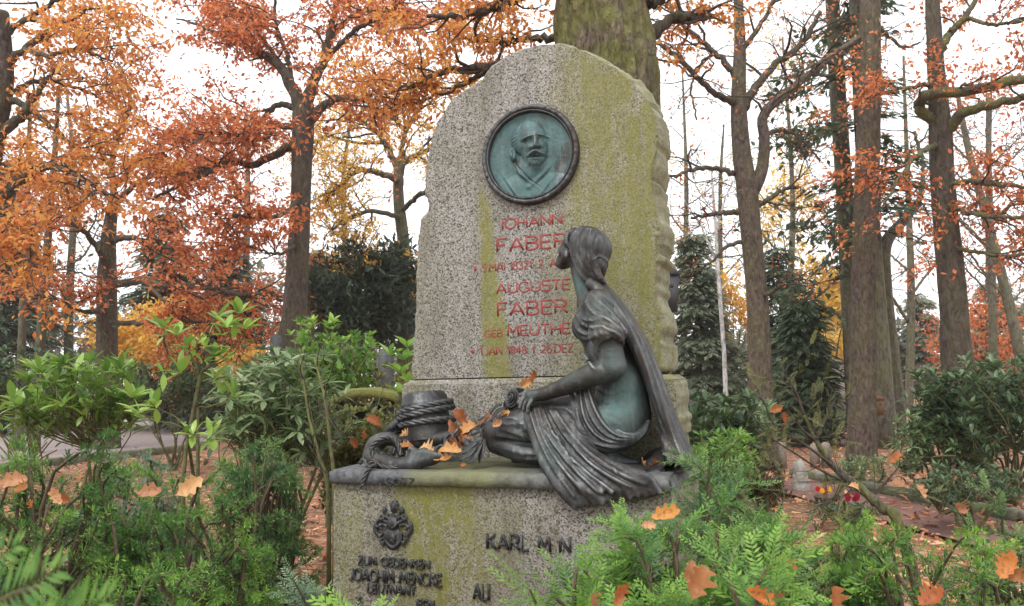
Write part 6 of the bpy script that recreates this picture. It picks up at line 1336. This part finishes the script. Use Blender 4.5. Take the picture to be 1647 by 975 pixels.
for i, (bx, lab, mt, n_, ll) in enumerate([((-30, 565, 120, 650, 12.5, 14), 'dark rhododendron mound at the far left edge', 'rhodo_dark', 70, .15), ((215, 590, 350, 655, 14, 15.5), 'dark rhododendron mound beyond the gravel path', 'rhodo_dark', 70, .15), ((390, 560, 470, 650, 11, 12.5), 'dark rhododendron at the foot of the tall oak', 'rhodo_dark', 50, .14),
        ((1108, 640, 1215, 720, 7.0, 8.4), 'rhododendron with long dark leaves right beside the monument', 'rhodo_dark', 80, .13), ((1165, 650, 1240, 700, 9.5, 11), 'low rhododendron in front of the forked tree', 'rhodo_grey', 70, .12), ((1470, 600, 1560, 700, 8.8, 10.2), 'big dusty rhododendron right of the thick trunk, left half', 'rhodo_dark', 95, .13), ((1550, 575, 1690, 730, 8.2, 9.8), 'big dusty rhododendron filling the right edge', 'rhodo_dark', 150, .13),
        ((1440, 670, 1600, 760, 8.6, 9.6), 'lower branches of dusty rhododendron above the kerb', 'rhodo_grey', 70, .11), ((1178, 750, 1258, 800, 6.6, 7.4), 'dark brownish azalea before the stone posts', 'azalea', 80, .06), ((1300, 812, 1420, 838, 7.4, 8.4), 'low ground plants round the flower bowls', 'rhodo_dark', 60, .045), ((1130, 690, 1228, 735, 8.4, 10.0), 'tangled olive undergrowth plants left of the stone posts', 'olive', 90, .07), ((1345, 735, 1425, 775, 9.5, 11.0), 'thin green undergrowth plants at the foot of the thick trunk', 'rhodo_grey', 50, .06), ((1470, 750, 1640, 800, 7.0, 8.0), 'low green plants along the far side of the kerb', 'rhodo_dark', 80, .07), ((1120, 700, 1210, 770, 5.2, 6.6), 'mixed green undergrowth plants right behind the plinth corner', 'laurel', 80, .07)]):
    c = at((bx[0] + bx[2]) / 2, bx[3], (bx[4] + bx[5]) / 2); whorled('rhododendron' if 'azalea' not in lab and 'plants' not in lab else 'low_shrub', lab, c * (1, 1, 0), tips_in(g, [bx], n_), M[mt], 130 + i, ll, 8, 0, .010, tone=.5, side=3, group=RH, lt=SMALL * (1, .8, 1.6), lf=SLF)
# thin mossy stems beside the pedestal
for i, (pts, lab) in enumerate([([(528, 800, 4.7), (512, 730, 4.7), (495, 660, 4.75), (482, 560, 4.8)], 'thin mossy sapling stem, left one beside the pedestal corner'), ([(538, 800, 4.6), (532, 720, 4.6), (522, 640, 4.6), (505, 575, 4.7)], 'thin mossy sapling stem, right one beside the pedestal corner')]):
    P = np.array([at(*q) for q in pts]); P = np.vstack([P[0] * (1, 1, 0), P]); root = tag(empty('sapling', tuple(P[0])), lab, 'sapling'); mb = MB(); mb.tube(catmull(P - P[0], 24), np.linspace(.016, .005, 24), 8); mb.build('stem', M['moss_stem'], root, True, False); mb = MB(); gg = np.random.default_rng(i)
    for _ in range(9): k = gg.integers(1, 4); a = (P[k] * gg.uniform(.3, .7) + P[k + 1] * .5) if False else P[k] + (P[min(k + 1, 4)] - P[k]) * gg.uniform(); mb.tube(wander(gg, a - P[0], unit(gg.normal(size=3) + np.array((0, 0, .8))), .35, 5, .25), np.linspace(.004, .001, 6), 5, False)
    mb.build('twigs', M['twig'], root, True, False)
# mossy dead branch leaning across the right foreground
P = np.array([at(*q) for q in [(1446, 846, 4.2), (1420, 818, 4.25), (1382, 784, 4.3), (1338, 748, 4.4), (1312, 708, 4.45), (1293, 668, 4.5)]]); P = np.vstack([[P[0][0] + .15, P[0][1], 0], P]); off = P[0].copy(); root = tag(empty('dead_branch', tuple(off)), 'mossy bare branch leaning across the yews on the right', 'branch')
mb = MB(); mb.tube(catmull(P - off, 40), np.interp(np.linspace(0, 1, 40), [0, .2, .5, .8, 1], [.030, .028, .024, .014, .006]) * (1 + .12 * np.sin(np.arange(40) * 1.7)), 10); mb.build('limb', M['bark_branch_moss'], root, True, False); mb = MB(); gg = np.random.default_rng(3); AA, DD = [], []
for q in [[(1382, 784), (1330, 762), (1280, 730), (1235, 700), (1205, 660)], [(1338, 748), (1290, 712), (1250, 690), (1225, 640)], [(1312, 708), (1330, 670), (1345, 640)], [(1312, 708), (1290, 690), (1262, 652)], [(1360, 765), (1345, 800), (1310, 815)], [(1400, 800), (1430, 770), (1450, 745)], [(1293, 668), (1280, 630), (1260, 600)]]:
    W = np.array([at(x, y, 4.35) for x, y in q]) - off; mb.tube(catmull(W, 14), np.linspace(.009, .002, 14), 6, False)
    for _ in range(9):
        j = gg.integers(0, len(W) - 1); p = W[j] + (W[j + 1] - W[j]) * gg.uniform(); B = wander(gg, p, unit(W[j + 1] - W[j] + gg.normal(size=3) * .8), .22, 4, .25); mb.tube(B, np.linspace(.003, .001, 5), 4, False)
        for _ in range(3): AA.append(B[gg.integers(1, 5)]); DD.append(B[-1] - B[0] + gg.normal(size=3) * .1)
mb.build('twigs', M['twig'], root, True, False); AA = np.array(AA); DD = np.array(DD); V, F, t = scatter(SH_F[0], SH_F[1], AA, frames(DD, (0, -.3, 1.)), gg.uniform(.05, .10, len(AA)), gg.uniform(.1, .6, len(AA)), SH_F[2]); mesh_np('sparse_foliage', V, F, M['olive'], root, False, {'tone': t})

# --- fallen leaves
def oak_leaf(seed, curl=.25, lobes=4):
    """lobed leaf, length 1 along x, gently curled"""
    g = np.random.default_rng(seed); n = 30; x = np.linspace(0, 1, n); env = .30 * np.sin(np.pi * np.clip(x * .90 + .07, 0, 1)) ** .75 * (.62 + .5 * x)
    def side():
        ph = np.interp(x, np.linspace(0, 1, lobes * 2 + 1), np.cumsum(np.r_[g.uniform(0, 1), g.uniform(.7, 1.3, lobes * 2)]) * np.pi); am = np.interp(x, np.linspace(0, 1, lobes + 1), g.uniform(.14, .42, lobes + 1))
        q = env * (1 + am * np.sin(ph)) * g.uniform(.85, 1.15); q[0] = .010; q[1] = .014; q[2] = min(q[2], .03); q[-1] = .02; return q
    w, w2 = side(), side(); bend = curl * (x - .4) ** 2 * g.choice((-1, 1)) + .05 * np.sin(x * 7 + g.uniform(0, 6)); c1, c2 = g.uniform(.8, 3.2), g.uniform(.5, 2.8)
    V = np.concatenate([np.stack([x, w, bend + c1 * w ** 1.5], -1), np.stack([x, .5 * w, bend + .2 * c1 * w], -1), np.stack([x, 0 * x, bend], -1), np.stack([x, -.5 * w2, bend + .2 * c2 * w2], -1), np.stack([x, -w2, bend + c2 * w2 ** 1.5], -1)]); F = []
    for r in range(4):
        for i in range(n - 1): F.append((r * n + i, (r + 1) * n + i, (r + 1) * n + i + 1, r * n + i + 1))
    return V, np.array(F)
def dead_mat(name, a, b, c):
    g = NT(name); o = g.obj(); v = g.n('SeparateXYZ', Vector=o); vein = g.math('ABSOLUTE', g.math('SINE', g.math('MULTIPLY', g.math('ADD', v.outputs[0], g.math('ABSOLUTE', v.outputs[1])), 26.0)))
    col = g.mix(g.noise(o, 5, 4, .6), a, b); col = g.mix(g.ramp(vein, [(.0, .55), (.18, 0.0)]), col, c); col = g.mix(g.ramp(g.noise(o, 7, 5, .65), [(.50, 0.0), (.64, .85)]), col, (a[0] * .38, a[1] * .42, a[2] * .6)); rn = g.n('ObjectInfo').outputs['Random']; col = g.mix(g.ramp(rn, [(0, .80), (.4, .3), (.6, .1), (1, .55)]), col, g.ramp(rn, [(.3, (.26, .11, .05)), (.7, (.62, .40, .16))])); g.leafy(col, .3, .5); return g.m
DM = [dead_mat('dead_orange', (.50, .12, .025), (.62, .21, .05), (.72, .34, .12)), dead_mat('dead_rust', (.42, .085, .022), (.56, .15, .04), (.62, .25, .08)), dead_mat('dead_tan', (.58, .27, .12), (.72, .42, .24), (.40, .17, .06)), dead_mat('dead_amber', (.56, .20, .035), (.68, .31, .08), (.75, .45, .2))]
LEAVES = [oak_leaf(i, (.3, .7, 1.2, .5, .9, 1.5, .4, .8, 1.1)[i], (4, 3, 4, 5, 3, 4, 3, 5, 4)[i]) for i in range(9)]; lm_cache = {}
lrng = np.random.default_rng(4)
def fallen_leaf(p, size, label, d, up, mi=0, shape=0, group='single fallen leaves caught on things'):
    shape = int(lrng.integers(0, 9)); up = unit(np.asarray(up, float)) + lrng.normal(size=3) * .38; d = unit(np.asarray(d, float)) + lrng.normal(size=3) * .28; size = size * lrng.uniform(.72, 1.0); key = (mi, shape)
    if key not in lm_cache: o_ = mesh_np('fallen_leaf', *LEAVES[shape], DM[mi], None, True); lm_cache[key] = o_.data; bpy.data.objects.remove(o_)
    o_ = bpy.data.objects.new('fallen_leaf', lm_cache[key]); COL.objects.link(o_); R_ = frames(np.array([d], float), np.array(up, float))[0]; m4 = np.eye(4); m4[:3, :3] = R_ * size; m4[:3, 3] = np.asarray(p) - R_[:, 0] * size * .5; o_.matrix_world = Matrix(m4.tolist()); return tag(o_, label, 'leaf', group)
def W_(px, py, v): p = L(px, py, v); return MO + EU * p[0] - EV * p[1] * 1.0 if False else MO + EU * p[0] + EV * v + np.array((0, 0, p[2]))
toC = lambda x=0, z=.6: (x, -1, z)
for i, (x, y, v, s, d, up, mi, sh, lab) in enumerate([
    (740, 672, .36, .115, (-.3, 0, 1), toC(-.3, .4), 1, 1, 'upright rust oak leaf leaning on the mooring post rope'), (752, 690, .40, .11, (.8, 0, .5), toC(.1, .6), 0, 0, 'large orange oak leaf between mooring post and roses'),
    (733, 690, .42, .10, (-.5, -.2, .8), toC(0, .7), 1, 2, 'rust oak leaf low against the mooring post'), (743, 706, .44, .10, (.1, -.3, -.9), toC(.2, .7), 0, 3, 'orange oak leaf hanging above the chain'),
    (727, 727, .52, .115, (-.9, -.3, -.3), toC(0, 1), 0, 0, 'bright orange oak leaf at the tip of the anchor fluke'), (715, 741, .56, .105, (-1, 0, -.1), toC(0, 1.2), 3, 4, 'amber oak leaf lying at the foot of the anchor fluke'),
    (736, 717, .49, .09, (.4, -.2, .6), toC(0, 1), 0, 1, 'orange oak leaf propped beside the rose leaves'), (652, 717, .52, .09, (.9, 0, .2), toC(0, 1), 3, 0, 'amber oak leaf in the crook of the anchor'), (686, 722, .50, .10, (1, .1, .0), toC(.2, 1), 2, 3, 'tan curled oak leaf behind the anchor fluke'),
    (653, 702, .42, .085, (.9, 0, -.3), toC(0, 1), 2, 1, 'pale rust leaf resting on the anchor rope'), (772, 686, .40, .085, (.9, 0, .45), toC(0, .8), 2, 2, 'tan leaf lying along the rose stems'), (785, 674, .40, .08, (.8, 0, .6), toC(0, .7), 1, 4, 'rust leaf beside the upper rose stem'),
    (801, 683, .545, .055, (.8, 0, .4), toC(0, .8), 2, 0, 'small tan leaf on her bronze knee'), (812, 668, .50, .07, (.9, 0, .4), toC(0, .6), 3, 3, 'amber leaf tucked under the roses on her knee'), (846, 617, .47, .085, (.8, 0, .5), toC(0, .8), 1, 1, 'rust oak leaf behind her hand on the ledge'),
    (862, 608, .46, .075, (.6, 0, .7), toC(-.2, .6), 0, 2, 'orange leaf tip above her wrist'), (1051, 750, .44, .085, (.9, 0, .1), toC(0, 1.5), 0, 0, 'orange oak leaf on the hem of her cloak'), (1038, 752, .46, .06, (-.9, 0, .1), toC(0, 1.5), 2, 4, 'pale curled leaf on the hem of her cloak'), (744, 748, .52, .032, (.8, 0, .1), toC(0, 1.5), 1, 2, 'tiny rust leaf scrap alone on the plinth')]):
    fallen_leaf(W_(x, y, v), s * 1.08, lab, (d[0] * EU + d[1] * -EV + np.array((0, 0, d[2]))), up, mi, sh)
for i, (x, y, Y, s, d, mi, sh, lab) in enumerate([
    (1070, 824, 1.95, .095, (1, 0, .1), 3, 1, 'amber leaf lying on the bright yew below the plinth'), (1042, 838, 2.0, .05, (.8, 0, -.1), 2, 2, 'small tan leaf on the bright yew below the plinth'), (1122, 930, 1.45, .085, (.5, .1, .8), 3, 3, 'big amber leaf standing in the front of the bright yew'), (1110, 912, 1.5, .06, (-.3, 0, .9), 2, 0, 'tan leaf behind the big amber one'),
    (995, 950, 1.5, .06, (.4, 0, .8), 0, 4, 'orange leaf peeping from the bottom of the bright yew'), (950, 965, 1.45, .07, (-.6, 0, .4), 2, 1, 'tan leaf at the bottom edge below the lettering'), (1215, 952, 1.7, .085, (.8, 0, -.3), 0, 0, 'orange leaf in the low yew, left of its pair'), (1240, 962, 1.75, .075, (.9, 0, .2), 1, 3, 'rust leaf in the low yew, right of its pair'),
    (1256, 862, 2.5, .09, (.2, 0, 1), 0, 2, 'orange leaf hanging upright in the low yew'), (1262, 900, 2.45, .10, (.3, 0, -1), 1, 4, 'rust curled leaf below the upright orange one'), (1343, 962, 2.0, .10, (-.5, 0, .9), 0, 1, 'orange leaf at the bottom edge right of centre'), (1440, 738, 3.2, .08, (.8, 0, .5), 0, 0, 'orange leaf caught above the leaning branch end'),
    (1446, 770, 3.1, .11, (-.7, 0, .5), 2, 2, 'large tan leaf hanging from a twig by the red path'), (1478, 782, 3.1, .09, (.2, 0, -1), 2, 4, 'tan leaf hanging beside the large tan one'), (1540, 810, 3.0, .11, (.3, 0, -1), 2, 1, 'long orange-tan leaf hanging over the kerb'), (1376, 775, 4.1, .11, (.9, 0, -.35), 2, 3, 'tan leaf resting on the mossy leaning branch'),
    (1258, 672, 4.1, .13, (.5, 0, -.7), 1, 1, 'rust leaf on the upper twigs of the leaning branch'), (1248, 660, 4.15, .11, (.9, 0, .1), 0, 0, 'orange leaf beside the rust one on the upper twigs'), (1620, 905, 2.1, .10, (.7, 0, .6), 0, 3, 'orange leaf at the right edge of the corner yew'), (1632, 920, 2.1, .08, (.9, 0, -.3), 3, 0, 'amber leaf at the right edge of the corner yew'),
    (1500, 960, 2.0, .09, (.8, 0, .3), 1, 2, 'rust leaf deep in the corner yew'), (20, 762, 2.45, .11, (1, 0, .2), 2, 4, 'tan leaf on top of the left hedge at the edge'), (40, 775, 2.4, .11, (.9, 0, -.3), 3, 1, 'amber leaf under the tan one on the left hedge'), (108, 790, 2.42, .08, (.9, 0, .3), 0, 0, 'orange leaf on the left hedge'),
    (94, 786, 2.35, .07, (-.3, 0, .8), 2, 3, 'cream-backed leaf beside the orange one on the left hedge'), (52, 800, 2.3, .045, (.6, 0, .5), 0, 2, 'small orange leaf low on the left hedge'), (305, 770, 2.62, .13, (.9, 0, .45), 2, 1, 'long tan-orange leaf on the ragged left yew'), (240, 780, 2.65, .10, (1, 0, .1), 2, 2, 'tan leaf on the ragged left yew beside the long one'),
    (130, 755, 2.6, .06, (.4, 0, .9), 2, 0, 'small pinkish leaf standing on the left hedge'), (282, 820, 4.6, .16, (.7, 0, .5), 1, 4, 'rust leaf lower in the ragged left yew'), (570, 712, 5.4, .15, (.4, 0, .8), 1, 1, 'rust leaf in the undergrowth left of the anchor'), (590, 700, 5.4, .14, (.8, 0, .5), 0, 0, 'orange leaf in the undergrowth left of the anchor'), (600, 676, 5.5, .16, (1, 0, .2), 1, 3, 'rust leaf below the mossy slab')]):
    fallen_leaf(at(x, y + (14 if x < 330 and y > 740 else 8 if y > 740 else 0), Y), s * .80, lab, d, (0, -1, .7), mi, sh)
# litter on the ground: nobody could count it
g = np.random.default_rng(9); n = 13000; Y = 3.5 + 14 * g.uniform(0, 1, n) ** 1.4; X = (g.uniform(-.78, .78, n)) * Y; keep = ~((np.abs(X - .05) < .95) & (Y < 5.2)); P = np.stack([X, Y, np.zeros(n)], -1)[keep]; n = len(P)
P[:, 2] = g.uniform(.0, .05, n) + .01; LV = LEAVES[0][0][:, :]; TV = np.array([(0, 0, 0), (.25, .16, .05), (.45, .10, .02), (.65, .20, .07), (1, 0, .0), (.65, -.20, .07), (.45, -.10, .02), (.25, -.16, .05)]); TF = np.array([(0, 2, 1), (2, 4, 3), (0, 4, 2), (0, 6, 4), (0, 7, 6), (6, 5, 4)])
V, F, t = scatter(TV, TF, P, frames(unit(g.normal(size=(n, 3)) * (1, 1, .25)), unit(np.array((0, 0, 1.)) + rnd_dirs(n, g) * .55)), g.uniform(.07, .13, n), g.uniform(0, 1, n))
M['litter'] = leaf_mat('litter', [(0, (.20, .07, .03)), (.3, (.44, .17, .075)), (.6, (.60, .28, .15)), (.85, (.70, .45, .31)), (1, (.66, .28, .07))], .25)
tag(mesh_np('leaf_litter', V, F, M['litter'], None, False, {'tone': t}), 'carpet of fallen oak leaves over the ground', 'leaves', None, 'stuff')

# ------------------------------------------------------------------ damp autumn air
hz = bpy.data.materials.new('damp_air'); hz.use_nodes = True; t_ = hz.node_tree; t_.nodes.remove(t_.nodes['Principled BSDF'])
pv = t_.nodes.new('ShaderNodeVolumePrincipled'); pv.inputs['Color'].default_value = (.93, .95, .97, 1); pv.inputs['Density'].default_value = .0009; pv.inputs['Anisotropy'].default_value = .3
t_.links.new(pv.outputs[0], t_.nodes['Material Output'].inputs['Volume'])
mb = MB(); mb.box((0, 80, 9.5), (324, 244, 21.2)); tag(mb.build('haze', hz, None, False, False), 'thin pale mist between the trees', 'mist', None, 'stuff')
